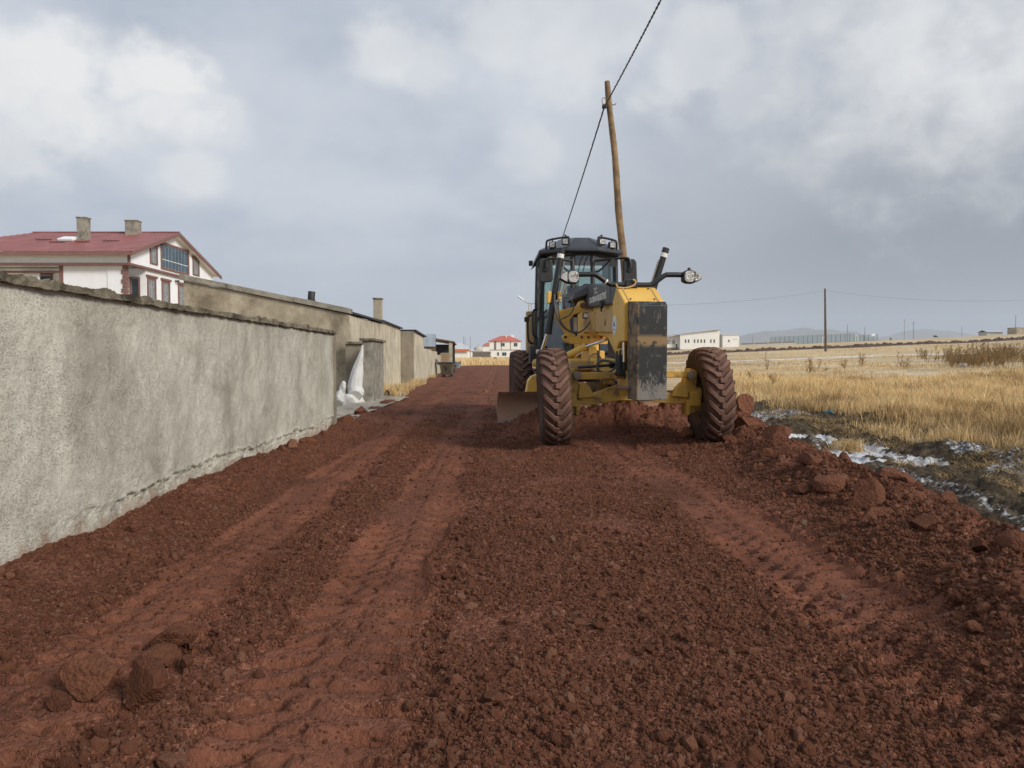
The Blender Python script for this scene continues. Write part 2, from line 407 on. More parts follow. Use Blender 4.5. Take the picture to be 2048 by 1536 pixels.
def attr_ramp_mat(name, stops, rough=.9, trans=.25):
    """straw: colour by a per-blade random value, a little light passing through"""
    m, t, b = new_mat(name)
    a = t.add('ShaderNodeAttribute', attribute_name='rnd').outputs['Fac']
    c = t.ramp(a, stops); t.put(b.inputs['Base Color'], c); b.inputs['Roughness'].default_value = rough; b.inputs['Specular IOR Level'].default_value = .15
    tl = t.add('ShaderNodeBsdfTranslucent', ins={'Color': c})
    mx = t.add('ShaderNodeMixShader', ins={0: trans, 1: b.outputs[0], 2: tl.outputs[0]}); t.l.new(mx.outputs[0], t.n['Material Output'].inputs['Surface']); return m
def render_mat(name, light, mid, dark, streak=.35, speck=.6, sc=1.0, bump=.6, splash=False):
    """cement render: sprayed pits, trowel blotches, rain streaks"""
    m, t, b = new_mat(name)
    co = t.add('ShaderNodeTexCoord').outputs['Object']
    blot = t.noise(co, 1.6 * sc, 7, .62, .4); st = t.noise(t.mapping(co, scale=(1, 1, .12)), 3.0 * sc, 6, .65); fine = t.noise(co, 26 * sc, 6, .7)
    f = t.math('ADD', t.math('MULTIPLY', blot, 1 - streak), t.math('MULTIPLY', st, streak))
    c = t.ramp(f, [(.36, dark), (.47, mid), (.57, light), (.72, tuple(v * 1.15 for v in light))])
    pits = t.noise(t.mapping(co, scale=(1, 1, 1.7)), 58 * sc, 4, .75)
    pm = t.math('MULTIPLY', t.smooth(pits, .54, .62), t.math('MULTIPLY_ADD', t.smooth(t.noise(co, 2.6 * sc, 6, .65), .36, .58), .8, .2))
    c = t.mix(t.math('MULTIPLY', pm, speck), c, tuple(v * .42 for v in dark))
    c = t.mix(1, c, t.ramp(fine, [(.3, .86), (.7, 1.1)]), 'MULTIPLY')
    if splash:   # red mud thrown up along the foot
        zz = t.add('ShaderNodeSeparateXYZ', ins={0: co}).outputs[2]
        hgt = t.math('ADD', zz, t.math('MULTIPLY_ADD', t.noise(t.mapping(co, scale=(1, 1, .5)), 7, 8, .75), .7, -.35))
        c = t.mix(t.math('MULTIPLY', t.smooth(hgt, .16, -.06), .6), c, (.27, .135, .085))
    t.put(b.inputs['Base Color'], c); b.inputs['Roughness'].default_value = .93; b.inputs['Specular IOR Level'].default_value = .15
    h = t.math('SUBTRACT', t.math('ADD', fine, t.math('MULTIPLY', t.noise(co, 75 * sc, 4, .6), .6)), t.math('MULTIPLY', pm, 1.2))
    bp = t.add('ShaderNodeBump', ins={'Height': h, 'Strength': bump, 'Distance': .015}); t.l.new(bp.outputs[0], b.inputs['Normal']); return m
def worn_black_mat():
    m, t, b = new_mat('scraped black steel')
    co = t.add('ShaderNodeTexCoord').outputs['Object']
    sep = t.add('ShaderNodeSeparateXYZ', ins={0: co}); z = sep.outputs[2]
    scr = t.math('ADD', t.math('MULTIPLY', t.noise(t.mapping(co, scale=(1.6, 2, 1), rot=(0, .6, 0)), 5, 10, .80, .5), .62), t.math('MULTIPLY', t.noise(t.mapping(co, scale=(6, 3, .8), rot=(0, .25, 0)), 22, 6, .75, .6), .38))
    wear = t.math('ADD', scr, t.math('MULTIPLY', t.smooth(z, 1.10, .66), .125))
    k = t.smooth(wear, .545, .60)
    band = t.math('MULTIPLY', t.smooth(t.math('ABSOLUTE', t.math('SUBTRACT', z, 1.42)), .10, .03), t.smooth(t.noise(co, 9, 6), .36, .48))
    edge = t.math('MULTIPLY', t.smooth(t.math('ABSOLUTE', t.math('SUBTRACT', sep.outputs[0], -.04)), .165, .215), t.smooth(t.noise(co, 8, 6), .40, .6))
    c = t.mix(k, (.012, .013, .015), (.19, .175, .155)); c = t.mix(t.math('MAXIMUM', t.math('MULTIPLY', band, .9), t.math('MULTIPLY', edge, .7)), c, (.27, .17, .075))
    t.put(b.inputs['Base Color'], c); t.put(b.inputs['Roughness'], t.math('MULTIPLY_ADD', k, .25, .5)); 
    bp = t.add('ShaderNodeBump', ins={'Height': scr, 'Strength': .25, 'Distance': .01}); t.l.new(bp.outputs[0], b.inputs['Normal']); return m
def tyre_mat():
    m, t, b = new_mat('dusty tyre rubber')
    co = t.add('ShaderNodeTexCoord').outputs['Object']
    n = t.noise(co, 4, 8, .7); f = t.noise(co, 45, 5, .7)
    dust = t.mix(f, (.145, .078, .058), (.235, .135, .103))
    c = t.mix(t.smooth(n, .30, .52), (.085, .052, .042), dust)
    xa = t.math('ABSOLUTE', t.add('ShaderNodeSeparateXYZ', ins={0: co}).outputs[0])
    sp_ = t.add('ShaderNodeSeparateXYZ', ins={0: co}); rad = t.math('SQRT', t.math('ADD', t.math('MULTIPLY', sp_.outputs[1], sp_.outputs[1]), t.math('MULTIPLY', sp_.outputs[2], sp_.outputs[2])))
    c = t.mix(t.math('MULTIPLY', t.smooth(rad, .676, .660), .5), c, (.062, .034, .025))
    worn = t.math('MULTIPLY', t.smooth(rad, .680, .688), t.smooth(t.noise(co, 9, 6, .7), .54, .66)); c = t.mix(t.math('MULTIPLY', worn, .3), c, (.035, .031, .029))
    c = t.mix(t.math('MULTIPLY', t.smooth(xa, .205, .222), .7), c, (.040, .036, .034))
    t.put(b.inputs['Base Color'], c); b.inputs['Roughness'].default_value = .9; b.inputs['Specular IOR Level'].default_value = .2
    bp = t.add('ShaderNodeBump', ins={'Height': t.math('ADD', f, n), 'Strength': .5, 'Distance': .015}); t.l.new(bp.outputs[0], b.inputs['Normal']); return m

M = dict(
    gravel=gravel_mat(), rock=rock_mat(), chip=rock_mat('red scoria chip', 1.08), clod=rock_mat('dusty scoria block', .78), verge=verge_mat(), field=field_mat(), tyre=tyre_mat(), worn=worn_black_mat(),
    render=render_mat('grey sprayed cement render', (.565, .545, .48), (.465, .445, .385), (.34, .322, .272), .34, .40, splash=True),
    shed=render_mat('shade brown mottled cement render', (.47, .415, .32), (.36, .31, .235), (.21, .178, .13), .25, .5, .7),  # browned to carry the shed front's shade; the mottling is staining
    yard=render_mat('pale streaked cement render', (.62, .57, .455), (.52, .47, .37), (.35, .31, .24), .45, .35),
    pier=render_mat('dull grey brown plaster', (.33, .29, .23), (.27, .235, .185), (.185, .16, .125), .5, .3),  # also paints the shade on the outbuilding fronts
    coping=render_mat('crumbling mortar coping', (.36, .315, .235), (.22, .19, .14), (.085, .073, .055), .1, .8, 2.4, 1.0),
    slab=render_mat('grey cast concrete', (.36, .335, .285), (.28, .26, .22), (.16, .148, .125), .2, .5, 2.0),
    apron=render_mat('dusty concrete apron', (.46, .42, .35), (.36, .325, .265), (.22, .19, .15), .1, .5, 2.0),
    white=mat('white house paint', (.80, .825, .86), .8, var=.06, scale=2, bump=.1),
    white2=mat('warm white plaster', (.78, .77, .73), .85, var=.08, scale=.6, bump=.1),  # one even warm white
    trim=mat('reddish brown trim', (.20, .105, .09), .6, var=.2, bump=.1),
    roofred=mat('red painted roofing sheet', (.235, .078, .072), .42, var=.28, scale=1.4, bump=.05, c2=(.33, .165, .155), thr=(.52, .75), dscale=.8),
    roofpale=mat('pale red roof tile', (.50, .13, .095), .7, var=.2, scale=1, bump=0),
    roofgrey=mat('pale grey roof sheet', (.52, .53, .55), .5, var=.1, scale=1, bump=0),
    pane=mat('dark window pane', (.025, .035, .045), .08, var=.3, scale=1.5, bump=0, spec=.8),
    paneblue=mat('blue grey window pane', (.05, .085, .12), .08, var=.35, scale=.9, bump=0, spec=.9),
    curtain=mat('grey curtain behind glass', (.22, .23, .24), .3, var=.5, scale=5, bump=0),
    yellow=mat('yellow machine paint', (.73, .44, .085), .42, var=.08, scale=3, bump=.05, c2=(.44, .30, .14), thr=(.50, .80), dscale=2.6),
    yellow2=mat('dirty yellow paint', (.54, .33, .055), .5, var=.15, scale=4, bump=.08, c2=(.20, .12, .06), thr=(.48, .68), dscale=4),
    rimdirt=mat('mud caked rim', (.085, .060, .038), .85, var=.3, scale=5, bump=.2, c2=(.30, .19, .05), thr=(.60, .75), dscale=3),
    tan=mat('dusty tan paint', (.50, .335, .15), .55, var=.12, scale=3, bump=.05),
    grey=mat('dark grey machine paint', (.040, .046, .056), .36, var=.2, scale=4, bump=.05, c2=(.11, .10, .095), thr=(.55, .85), dscale=3),
    black=mat('black steel tube', (.013, .014, .016), .38, var=.2, bump=.04, c2=(.06, .05, .045), thr=(.6, .85)),
    blackm=mat('matt black plastic', (.022, .023, .025), .6, var=.25, bump=.1, c2=(.07, .065, .06), thr=(.55, .85)),
    hose=mat('black rubber hose', (.07, .07, .072), .55, var=.2, bump=.05, c2=(.09, .075, .065), thr=(.55, .8), dscale=9),
    chrome=mat('polished steel rod', (.78, .79, .80), .18, 1, var=.05, bump=0),
    steel=mat('bare worn steel', (.30, .26, .22), .5, .55, var=.3, bump=.1, c2=(.25, .12, .085), thr=(.45, .7)),
    blade=mat('dusty blade steel', (.20, .135, .10), .5, .35, var=.3, scale=2, bump=.1, c2=(.36, .215, .14), thr=(.40, .62), dscale=1.6),
    lens=mat('clear lamp lens', (.44, .435, .42), .12, var=.5, scale=14, bump=.8, bscale=45, spec=.9, c2=(.16, .155, .15), thr=(.50, .62), dscale=16),
    whitep=mat('white marking', (.75, .74, .70), .6, var=.15, scale=20, bump=0),
    blue=mat('blue emblem print', (.10, .27, .58), .6, var=.1, bump=0),
    ltblue=mat('pale blue emblem print', (.55, .70, .86), .6, var=.1, bump=0),
    rust=mat('rust brown', (.14, .075, .045), .8, var=.3),
    wood=mat('weathered pole wood', (.25, .165, .085), .85, var=.35, scale=5, bump=.5, bscale=22, c2=(.13, .085, .05), thr=(.45, .65), dscale=3),
    wooddark=mat('dark creosoted pole wood', (.12, .082, .05), .85, var=.3, scale=3, bump=.3),
    cable=mat('black overhead cable', (.03, .03, .032), .6, var=.2, bump=0),
    concretepale=mat('pale pole concrete', (.46, .43, .385), .85, var=.12, bump=.1),
    galv=mat('galvanised corrugated sheet', (.48, .55, .63), .4, .4, var=.15, scale=3, bump=.05),
    sack=mat('white woven plastic sack', (.62, .62, .61), .55, var=.12, scale=5, bump=.6, bscale=14, c2=(.40, .37, .33), thr=(.50, .75), dscale=4),
    brick=mat('sun dried brick', (.36, .25, .15), .9, var=.3, scale=3, bump=.3),
    stone=mat('dark field stone', (.20, .18, .155), .9, var=.35, scale=2, bump=.3),
    binbrown=mat('dull olive bin steel', (.115, .098, .07), .6, .2, var=.3, scale=4, bump=.15, c2=(.07, .045, .03), thr=(.5, .7)),
    bingrey=mat('pale blue grey bin steel', (.33, .37, .39), .5, .3, var=.2, scale=3, bump=.1, c2=(.2, .15, .11), thr=(.56, .75)),
    fence=mat('green mesh fence wire', (.10, .17, .16), .6, var=.2, bump=0),
    hill=mat('far bare hill', (.13, .125, .115), 1, var=.25, scale=.004, bump=0),
    bank=mat('brown spoil earth', (.085, .052, .038), .95, var=.4, scale=1.5, bump=.6, bscale=6, c2=(.30, .23, .17), thr=(.60, .8), dscale=1.2),
    frost=mat('pale frosted dirt', (.66, .62, .56), .9, var=.15, scale=.6, bump=.3, bscale=3, c2=(.50, .39, .25), thr=(.46, .62), dscale=.5),
    coat=mat('dark animal coat', (.035, .028, .024), .8, var=.3, bump=0),
    coat2=mat('brown animal coat', (.17, .10, .06), .8, var=.3, bump=0),
    straw=attr_ramp_mat('dry golden grass', [(0, (.25, .165, .080)), (.25, (.48, .335, .165)), (.6, (.76, .555, .285)), (.9, (.88, .70, .42)), (1, (.52, .46, .19))]),
    weed=attr_ramp_mat('dry brown weed', [(0, (.20, .13, .065)), (.5, (.38, .26, .13)), (1, (.55, .41, .22))], trans=.2),
    bag=mat('dark hollow black', (.014, .014, .015), .55, var=.2, bump=.4, bscale=12),  # black for the lump that replaces a dark hollow
    cabglass=glass_mat('tinted cab glass', (.58, .70, .66), .08),
    seat=mat('dark seat cloth', (.03, .03, .032), .9, var=.2),
)

# ================================================================== SETTING: ground
def build_ground():
    # one open-ground sheet to the horizon, polar rings round the spot
    rr = np.concatenate([np.arange(.5, 12, .3), np.arange(12, 45, .8), np.geomspace(45, 420, 90), np.geomspace(440, 9000, 26)])
    front = np.radians(np.arange(-48, 48.01, .8)); back = np.radians(np.arange(52, 308.1, 4)); aa = np.concatenate([front, back])
    A, Rr = np.meshgrid(aa, rr); X = Rr * np.sin(A); Y = Rr * np.cos(A)
    Z = ground_z(X, Y); nr, nc = X.shape
    f = grid_faces(nr, nc)
    i = np.arange(nr - 1) * nc; f = np.concatenate([f, np.stack([i + nc - 1, i, i + nc, i + nc + nc - 1], -1)])
    V = np.stack([X, Y, Z], -1).reshape(-1, 3)
    o = np_mesh('field_ground', V, f[:, ::-1], M['field'], smooth=True); tag(o, 'open dry stubble ground rising gently to the east', kind='structure')
    # red scoria road
    ys = [.7]
    while ys[-1] < 90: ys.append(ys[-1] + (max(.0135, .0029 * ys[-1]) if ys[-1] < 30 else .02 * ys[-1]))
    ys = np.array(ys); tt = np.linspace(0, 1, 440)
    xl = x_left(ys) - .12 - .3 * sst(13.2, 13.9, ys); xr = x_right(ys) + .42
    X = xl[:, None] + (xr - xl)[:, None] * tt[None]; Y = np.repeat(ys[:, None], len(tt), 1)
    Z = road_z(X, Y) + .007 * np.clip(Y - 25, 0, 200); pk, _ = tracks(X, Y)
    lx_, ly_ = to_local(X, Y); pk = pk * (1 - np.exp(-((ly_ - 1.6) / 1.4) ** 4 - (lx_ / 2.2) ** 4)); pk = np.maximum(pk, .55 * sst(14, 40, Y))
    V = np.stack([X, Y, Z], -1).reshape(-1, 3)
    o = np_mesh('road', V, grid_faces(len(ys), len(tt)), M['gravel'], smooth=True, attrs={'packed': pk.ravel()})
    tag(o, 'freshly spread red scoria gravel road with packed wheel tracks', kind='structure')
    # road bed behind and beside the standing point
    X, Y = np.meshgrid(np.linspace(-3.0, 3.9, 80), np.linspace(-6, .72, 80)); xl0 = -2.95
    Z = road_z(X, np.full_like(Y, .9), False) * 0 + .012 * fbm(X * 3, Y * 3, 7, 4) - .02
    o = np_mesh('road_behind', np.stack([X, Y, Z], -1).reshape(-1, 3), grid_faces(80, 80), M['gravel'], smooth=True, attrs={'packed': X.ravel() * 0 + .2})
    tag(o, 'red gravel road continuing behind the viewer', kind='structure')
    # churned verge with old snow
    ys = [2.0]
    while ys[-1] < 28: ys.append(ys[-1] + max(.022, .0042 * ys[-1]))
    ys = np.array(ys); ts = np.linspace(-.35, 4.2, 170)
    Y = np.repeat(ys[:, None], len(ts), 1); X = x_right(ys)[:, None] + ts[None]; T = np.repeat(ts[None], len(ys), 0)
    Z = verge_z(X, Y) - .5 * sst(3.5, 4.2, T) * .2 - .3 * sst(25, 28, Y)
    low = sst(.05, -.45, fbm(X * 1.1, Y * 1.1, 101, 4)); 
    snow = .08 + .62 * low * (1 - sst(2.0, 3.0, T)) + .42 * np.exp(-((T - .42) / .22) ** 2) + .45 * sst(.15, .6, fbm(X * .9, Y * .6, 131, 3)) * (1 - sst(2.2, 3.2, T)) - .05
    o = np_mesh('verge_ground', np.stack([X, Y, Z], -1).reshape(-1, 3), grid_faces(*X.shape), M['verge'], smooth=True, attrs={'snow': snow.ravel()})
    tag(o, 'churned muddy verge with patches of old snow', kind='structure')
    # far hills
    for nm, cx, w, h, d, sd in (('hill', 1600, 520, 300, 6600, 3), ('hill', 1850, 620, 255, 7300, 8), ('hill', 2350, 900, 400, 7900, 5)):
        n = 90; c0 = (cx - 1024) / F * d; hw = w / F * d * .62
        X, Y = np.meshgrid(np.linspace(-1, 1, n), np.linspace(-1, 1, 40))
        prof = np.clip(1 - np.abs(X) ** 1.7, 0, 1) ** 1.2 * np.clip(1 - Y * Y, 0, 1) ** .8
        Z = h * prof * (1 + .22 * fbm(X * 3 + sd, Y * 2, sd, 4)) - 8
        o = np_mesh(nm, np.stack([c0 + X * hw, d + Y * hw * .35, Z], -1).reshape(-1, 3), grid_faces(40, n), M['hill'], smooth=True)
        tag(o, 'long bare hill on the hazy horizon', kind='structure')
build_ground()

def earth_bank():
    n = 420; t = np.linspace(0, 1, n); x = 22 + t * 112; y = 132 + t * 16 + 1.5 * np.sin(t * 9)
    ws = np.linspace(-1, 1, 9); V = []
    for w in ws:
        xx = x; yy = y + w * 1.5
        z = terr(xx, yy) + np.clip(1 - w * w, 0, 1) * (.52 + .26 * fbm(xx * 1.1, yy * 1.1, 77, 5, .7)) - .1
        V.append(np.stack([xx, yy, z], -1))
    o = np_mesh('spoil_bank', np.concatenate(V), grid_faces(9, n), M['bank'], smooth=False)
    tag(o, 'long low bank of brown spoil running across the stubble field', kind='structure')
earth_bank()
def field_track():
    n = 200; x = np.linspace(4, 95, n); V = []
    for w in np.linspace(-1, 1, 5):
        y = 72 + w * 2.6 + .8 * np.sin(x * .07) + .5 * vn(x * .5, x * 0 + w * 3, 88); V.append(np.stack([x, y, ground_z(x, y) + .03 - .06 * abs(w) ** 3], -1))
    tag(np_mesh('field_track', np.concatenate(V), grid_faces(5, n), M['frost'], smooth=True), 'pale frosted farm track crossing the stubble field', kind='structure')
field_track()

# ================================================================== walls and yard on the left
def rough_grid(name, o3, du, dv, nu, nv, amp, sc, m, parent=None, seed=0, dn=None, smooth=True):
    """a rendered wall face as a slightly uneven sheet: origin, two edge vectors"""
    o3, du, dv = Vector(o3), Vector(du), Vector(dv); nrm = np.array(dn if dn else du.cross(dv).normalized())
    U, Vv = np.meshgrid(np.linspace(0, 1, nu), np.linspace(0, 1, nv)); lu, lv = du.length, dv.length
    base = np.array(o3)[None] + U.reshape(-1, 1) * np.array(du)[None] + Vv.reshape(-1, 1) * np.array(dv)[None]
    h = amp * fbm(U * lu * sc, Vv * lv * sc, seed, 4).reshape(-1, 1)
    return np_mesh(name, base + h * nrm[None], grid_faces(nv, nu), m, parent, smooth=smooth)
def slab_rough(name, x0f, x1f, y0, y1, z0, z1, m, parent, n=300, amp=.012, crumb=0, seed=5):
    """coping slab along y with broken arrises"""
    ys = np.linspace(y0, y1, n); prof = [(0, 0), (1, 0), (1, .5), (1, 1), (.75, 1.05), (.5, 1.1), (.25, 1.05), (0, 1), (0, .5)]
    V = []
    for i, (a, b) in enumerate(prof):
        x = x0f(ys) + (x1f(ys) - x0f(ys)) * a + amp * fbm(ys * 9, ys * 0 + i * 3.7, seed, 5, .7)
        z = z0 + (z1 - z0) * b + amp * fbm(ys * 11, ys * 0 + i * 5.1, seed + 9, 4, .7) + (crumb * np.clip(fbm(ys * 4.5, ys * 0 + i * 1.3, seed + 3, 5, .7) - .15 + .25 * vn(ys * .5, ys * 0, 6), 0, 1) if b >= 1 else 0)
        V.append(np.stack([x, ys, z], -1))
    V = np.stack(V, 1); k = len(prof); V = V.reshape(-1, 3)
    i = np.arange(n - 1)[:, None] * k + np.arange(k)[None]; j = np.arange(n - 1)[:, None] * k + (np.arange(k)[None] + 1) % k
    f = np.stack([i, j, j + k, i + k], -1).reshape(-1, 4)
    o = np_mesh(name, V, f, m, parent, smooth=False)
    bm = bmesh.new(); bm.from_mesh(o.data); bm.verts.ensure_lookup_table()
    bm.faces.new([bm.verts[q] for q in range(k)]); bm.faces.new([bm.verts[len(bm.verts) - k + q] for q in range(k)])
    bmesh.ops.recalc_face_normals(bm, faces=bm.faces); bm.to_mesh(o.data); bm.free(); return o
def near_wall():
    r = empty('yard_wall', (-3.1, 8, 0)); tag(r, 'long grey rendered yard wall with crumbling mortar coping beside the red road', 'wall')
    xw = lambda y: -2.9 - .024 * y
    Y0, Y1 = -3.0, 13.15; loc = Vector(r.location)
    def put(o): o.location = -loc; o.parent = r; return o
    # road face: plaster above, proud footing below
    ys = np.concatenate([np.linspace(Y0, 3, 80)[:-1], np.linspace(3, Y1, 800)]); zs = np.concatenate([np.linspace(-.4, .08, 10), np.linspace(.09, .34, 40), np.linspace(.36, 1.70, 60)])
    Yg, Zg = np.meshgrid(ys, zs)
    ledge = .20 + .035 * fbm(ys * 1.6, ys * 0, 12, 3) + .016 * fbm(ys * 14, ys * 0, 13, 4, .8); ledge_on = sst(4.2, 6.2, ys)
    k = 1 - sst(-.012, .012, Zg - ledge[None]); k = k * ledge_on[None]
    X = xw(Yg) - .0 + .010 * fbm(Yg * 2.0, Zg * 2.0, 14, 5) + .004 * fbm(Yg * 14, Zg * 14, 15, 3) - .020 * k * (1 + .9 * fbm(Yg * 7, Zg * 7, 18, 4, .7)) + .006 * np.exp(-((Zg - ledge[None] - .02) / .02) ** 2) * ledge_on[None] * (1 + fbm(Yg * 6, Zg * 6, 28, 3))
    o = np_mesh('wall_face', np.stack([X, Yg, Zg], -1).reshape(-1, 3), grid_faces(len(zs), len(ys)), M['render'], smooth=True); put(o)
    b = MB()
    b.prism([(xw(Y0) - .28, Y0), (xw(Y1) - .28, Y1), (xw(Y1) - .08, Y1), (xw(Y0) - .08, Y0)], 'z', -.4, 1.70); put(b.build('wall_core', M['render']))
    b = MB(); b.bb(xw(Y1) - .27, xw(Y1) + .022, Y1 - .13, Y1 + .04, -.4, 1.692); put(b.build('corner_strip', M['pier'], bevel=.012))
    put(slab_rough('coping', lambda y: xw(y) - .33, lambda y: xw(y) + .045, Y0, Y1 + .07, 1.698, 1.745, M['coping'], None, 1800, .006, .026))
near_wall()

def rot_box(b, x0, x1, y0, y1, z0, z1): b.bb(x0, x1, y0, y1, z0, z1)
def gate_stub():
    r = empty('gate_pillar', (-4.1, 21.6, 0)); L = Vector(r.location)
    tag(r, 'grey concrete gate pillar wall with a thin slab cap beside the white sacks', 'pillar')
    b = MB(); b.prism([(-4.23, 20.5), (-3.94, 20.5), (-4.05, 22.9), (-4.34, 22.9)], 'z', -.2, 1.76); o = b.build('shaft', M['slab'], r, .015); o.location = -L
    b = MB(); b.prism([(-4.30, 20.43), (-3.88, 20.43), (-3.99, 22.98), (-4.41, 22.98)], 'z', 1.762, 1.835); o = b.build('cap', M['coping'], r, .012); o.location = -L
    r2 = empty('low_wall', (-4.9, 23.2, 0)); L2 = Vector(r2.location); tag(r2, 'short dark grey wall joining the gate pillar to the shed', 'wall')
    b = MB(); b.bb(-5.28, -4.36, 23.0, 23.2, -.2, 1.72); o = b.build('panel', M['pier'], r2, .01); o.location = -L2
    b = MB(); b.bb(-5.27, -4.40, 22.92, 23.28, 1.722, 1.80); o = b.build('cap', M['coping'], r2, .01); o.location = -L2
    a = np_mesh('concrete_apron', *(lambda X, Y: (np.stack([X, Y, .02 + .02 * fbm(X * 2, Y * 2, 5, 4) + .005 * (Y - 13)], -1).reshape(-1, 3), grid_faces(*X.shape)))(*np.meshgrid(np.linspace(-5.3, -3.25, 40), np.linspace(13.25, 23, 90))), M['apron'], smooth=True)
    tag(a, 'rough grey concrete apron in the gateway', kind='structure')
gate_stub()

def corr(b, o3, du, dv, nrm, n, amp):
    """corrugated sheet"""
    o3, du, dv, nrm = Vector(o3), Vector(du), Vector(dv), Vector(nrm).normalized(); vs = []
    for i in range(n * 4 + 1):
        p = o3 + du * (i / (n * 4)) + nrm * amp * math.sin(i * math.pi / 2)
        vs += [p, p + dv]
    b.add(vs, [(2 * i, 2 * i + 2, 2 * i + 3, 2 * i + 1) for i in range(n * 4)]); return b
def shed():
    # front shed with mono-pitch slab
    r = empty('concrete_shed', (-7.8, 27, 0)); L = Vector(r.location)
    tag(r, 'rendered shed with a shade-toned front and sloping slab roof behind the gate pillar', 'shed')
    def put(o): o.location = -L; o.parent = r; return o
    xa, xb, y0, y1 = -10.6, -5.32, 23.5, 29.9; zf = lambda x: 2.72 + (xb - x) * .205
    b = MB(); b.prism([(xa, -.2), (xb, -.2), (xb, zf(xb) - .02), (xa, zf(xa) - .02)], 'y', y0, y0 + .22); put(b.build('front_wall', M['shed']))  # browner than the road wall: the front's shade is in its colour
    b = MB(); b.prism([(y0 + .222, -.2), (y1, -.2), (y1, zf(xb) - .03), (y0 + .222, zf(xb) - .03)], 'x', xb - .22, xb); put(b.build('road_wall', M['yard']))
    b = MB(); b.prism([(y0 + .222, -.2), (y1, -.2), (y1, 3.6), (y0 + .222, 3.6)], 'x', xa, xa + .22); put(b.build('yard_side_wall', M['shed']))
    b = MB(); b.prism([(xa + .222, -.2), (xb - .222, -.2), (xb - .222, zf(xb)), (xa + .222, zf(xa) - .1)], 'y', y1 - .22, y1); put(b.build('rear_wall', M['shed']))
    # roof slab edge in two lengths
    xm = -7.05
    for k, (p, q, dz) in enumerate(((xa - .1, xm - .006, 0), (xm + .006, xb + .06, .012))):
        b = MB(); b.prism([(p, zf(p) + dz), (q, zf(q) + dz), (q, zf(q) + .17 + dz), (p, zf(p) + .17 + dz)], 'y', y0 - .09, y0 + .5); put(b.build('roof_slab', M['slab'], None, .012))
    b = MB(); b.prism([(xa - .1, zf(xa - .1) + .03), (xb + .1, zf(xb + .1) + .03), (xb + .1, zf(xb + .1) + .10), (xa - .1, zf(xa - .1) + .10)], 'y', y0 + .502, y1 + .15); put(b.build('roof_sheet', M['blackm']))
    p0 = P(621, 605, 26); b = MB(); b.lathe([(0, .0), (0, .115), (.04, .125), (.56, .125), (.58, .11), (.58, 0)], 'z', 20)
    o = b.build('stove_pipe', M['blackm'], None, 0, True); o.location = (p0.x, p0.y, p0.z - .18); o.rotation_euler = (.05, .10, 0); 
    # brace
    b.v, b.f, b.m = [], [], []
    tag(o, 'short black stove pipe leaning on the shed roof', 'chimney pipe')
    b = MB(); b.tube([(.10, 0, .36), (.24, 0, .02)], .012, 6); c = b.build('brace', M['blackm'], o)
    ch = empty('roof_chimney', (-5.75, 31.2, 0)); b = MB(); b.bb(-.17, .17, -.17, .17, 2.3, 3.80); b.build('stack', M['shed'], ch, .015)
    b = MB(); b.bb(-.20, .20, -.20, .20, 3.802, 3.86); b.build('cap', M['coping'], ch, .01)
    tag(ch, 'square plastered chimney stack rising above the walls past the shed', 'chimney')
shed()
def yard_building(name, label, cat, x0, x1, y0, y1, z0, z1, face, front, eave=.12, roof=True):
    """flat outbuilding along the road: front (-y) wall, road (+x) wall, thin roof sheet"""
    r = empty(name, ((x0 + x1) / 2, (y0 + y1) / 2, 0)); L = Vector(r.location); tag(r, label, cat)
    def put(o): o.location = -L; o.parent = r; return o
    b = MB(); b.bb(x0, x1, y0, y0 + .2, -.2, z0); put(b.build('front_wall', front, None, .012))
    b = MB(); b.prism([(y0 + .202, -.2), (y1, -.2), (y1, z1), (y0 + .202, z0)], 'x', x1 - .2, x1); put(b.build('road_wall', face))
    b = MB(); b.bb(x0, x1 - .202, y1 - .2, y1, -.2, z1); put(b.build('rear_wall', face))
    if roof:
        b = MB(); b.prism([(y0 - eave, z0 + .01), (y1 + .02, z1 + .01), (y1 + .02, z1 + .06), (y0 - eave, z0 + .06)], 'x', x0 - .05, x1 + eave); put(b.build('roof_sheet', M['blackm']))
    return r
yard_building('outbuilding', 'pale streaked outbuilding wall under a thin dark roof next to the shed', 'outbuilding', -9.0, -5.40, 29.93, 35.2, 2.80, 2.70, M['yard'], M['shed'])
yard_building('outbuilding', 'plastered outbuilding with a shade-toned front standing forward of the wall line past the shed', 'outbuilding', -8.4, -4.78, 35.23, 39.4, 2.60, 2.42, M['yard'], M['pier'], .02, False)  # darker plaster on the front paints the shade of that side
b = MB(); b.prism([(35.3, 2.62), (39.6, 2.44), (39.6, 2.50), (35.3, 2.68)], 'x', -7.9, -4.66); tag(b.build('roof_sheet', M['blackm']), 'thin dark roof sheet over the forward outbuilding', 'roof sheet')
r = yard_building('yard_wall', 'lower pale streaked yard wall between two outbuildings', 'wall', -5.05, -4.82, 39.43, 43.4, 1.82, 1.80, M['yard'], M['yard'], .05, False)
r = yard_building('yard_wall', 'low yard wall with a shade-darkened end pier beside the rubbish bins', 'wall', -5.10, -4.85, 43.43, 47.0, 1.74, 1.72, M['yard'], M['pier'], .06, False)  # end face coloured darker to paint its shade
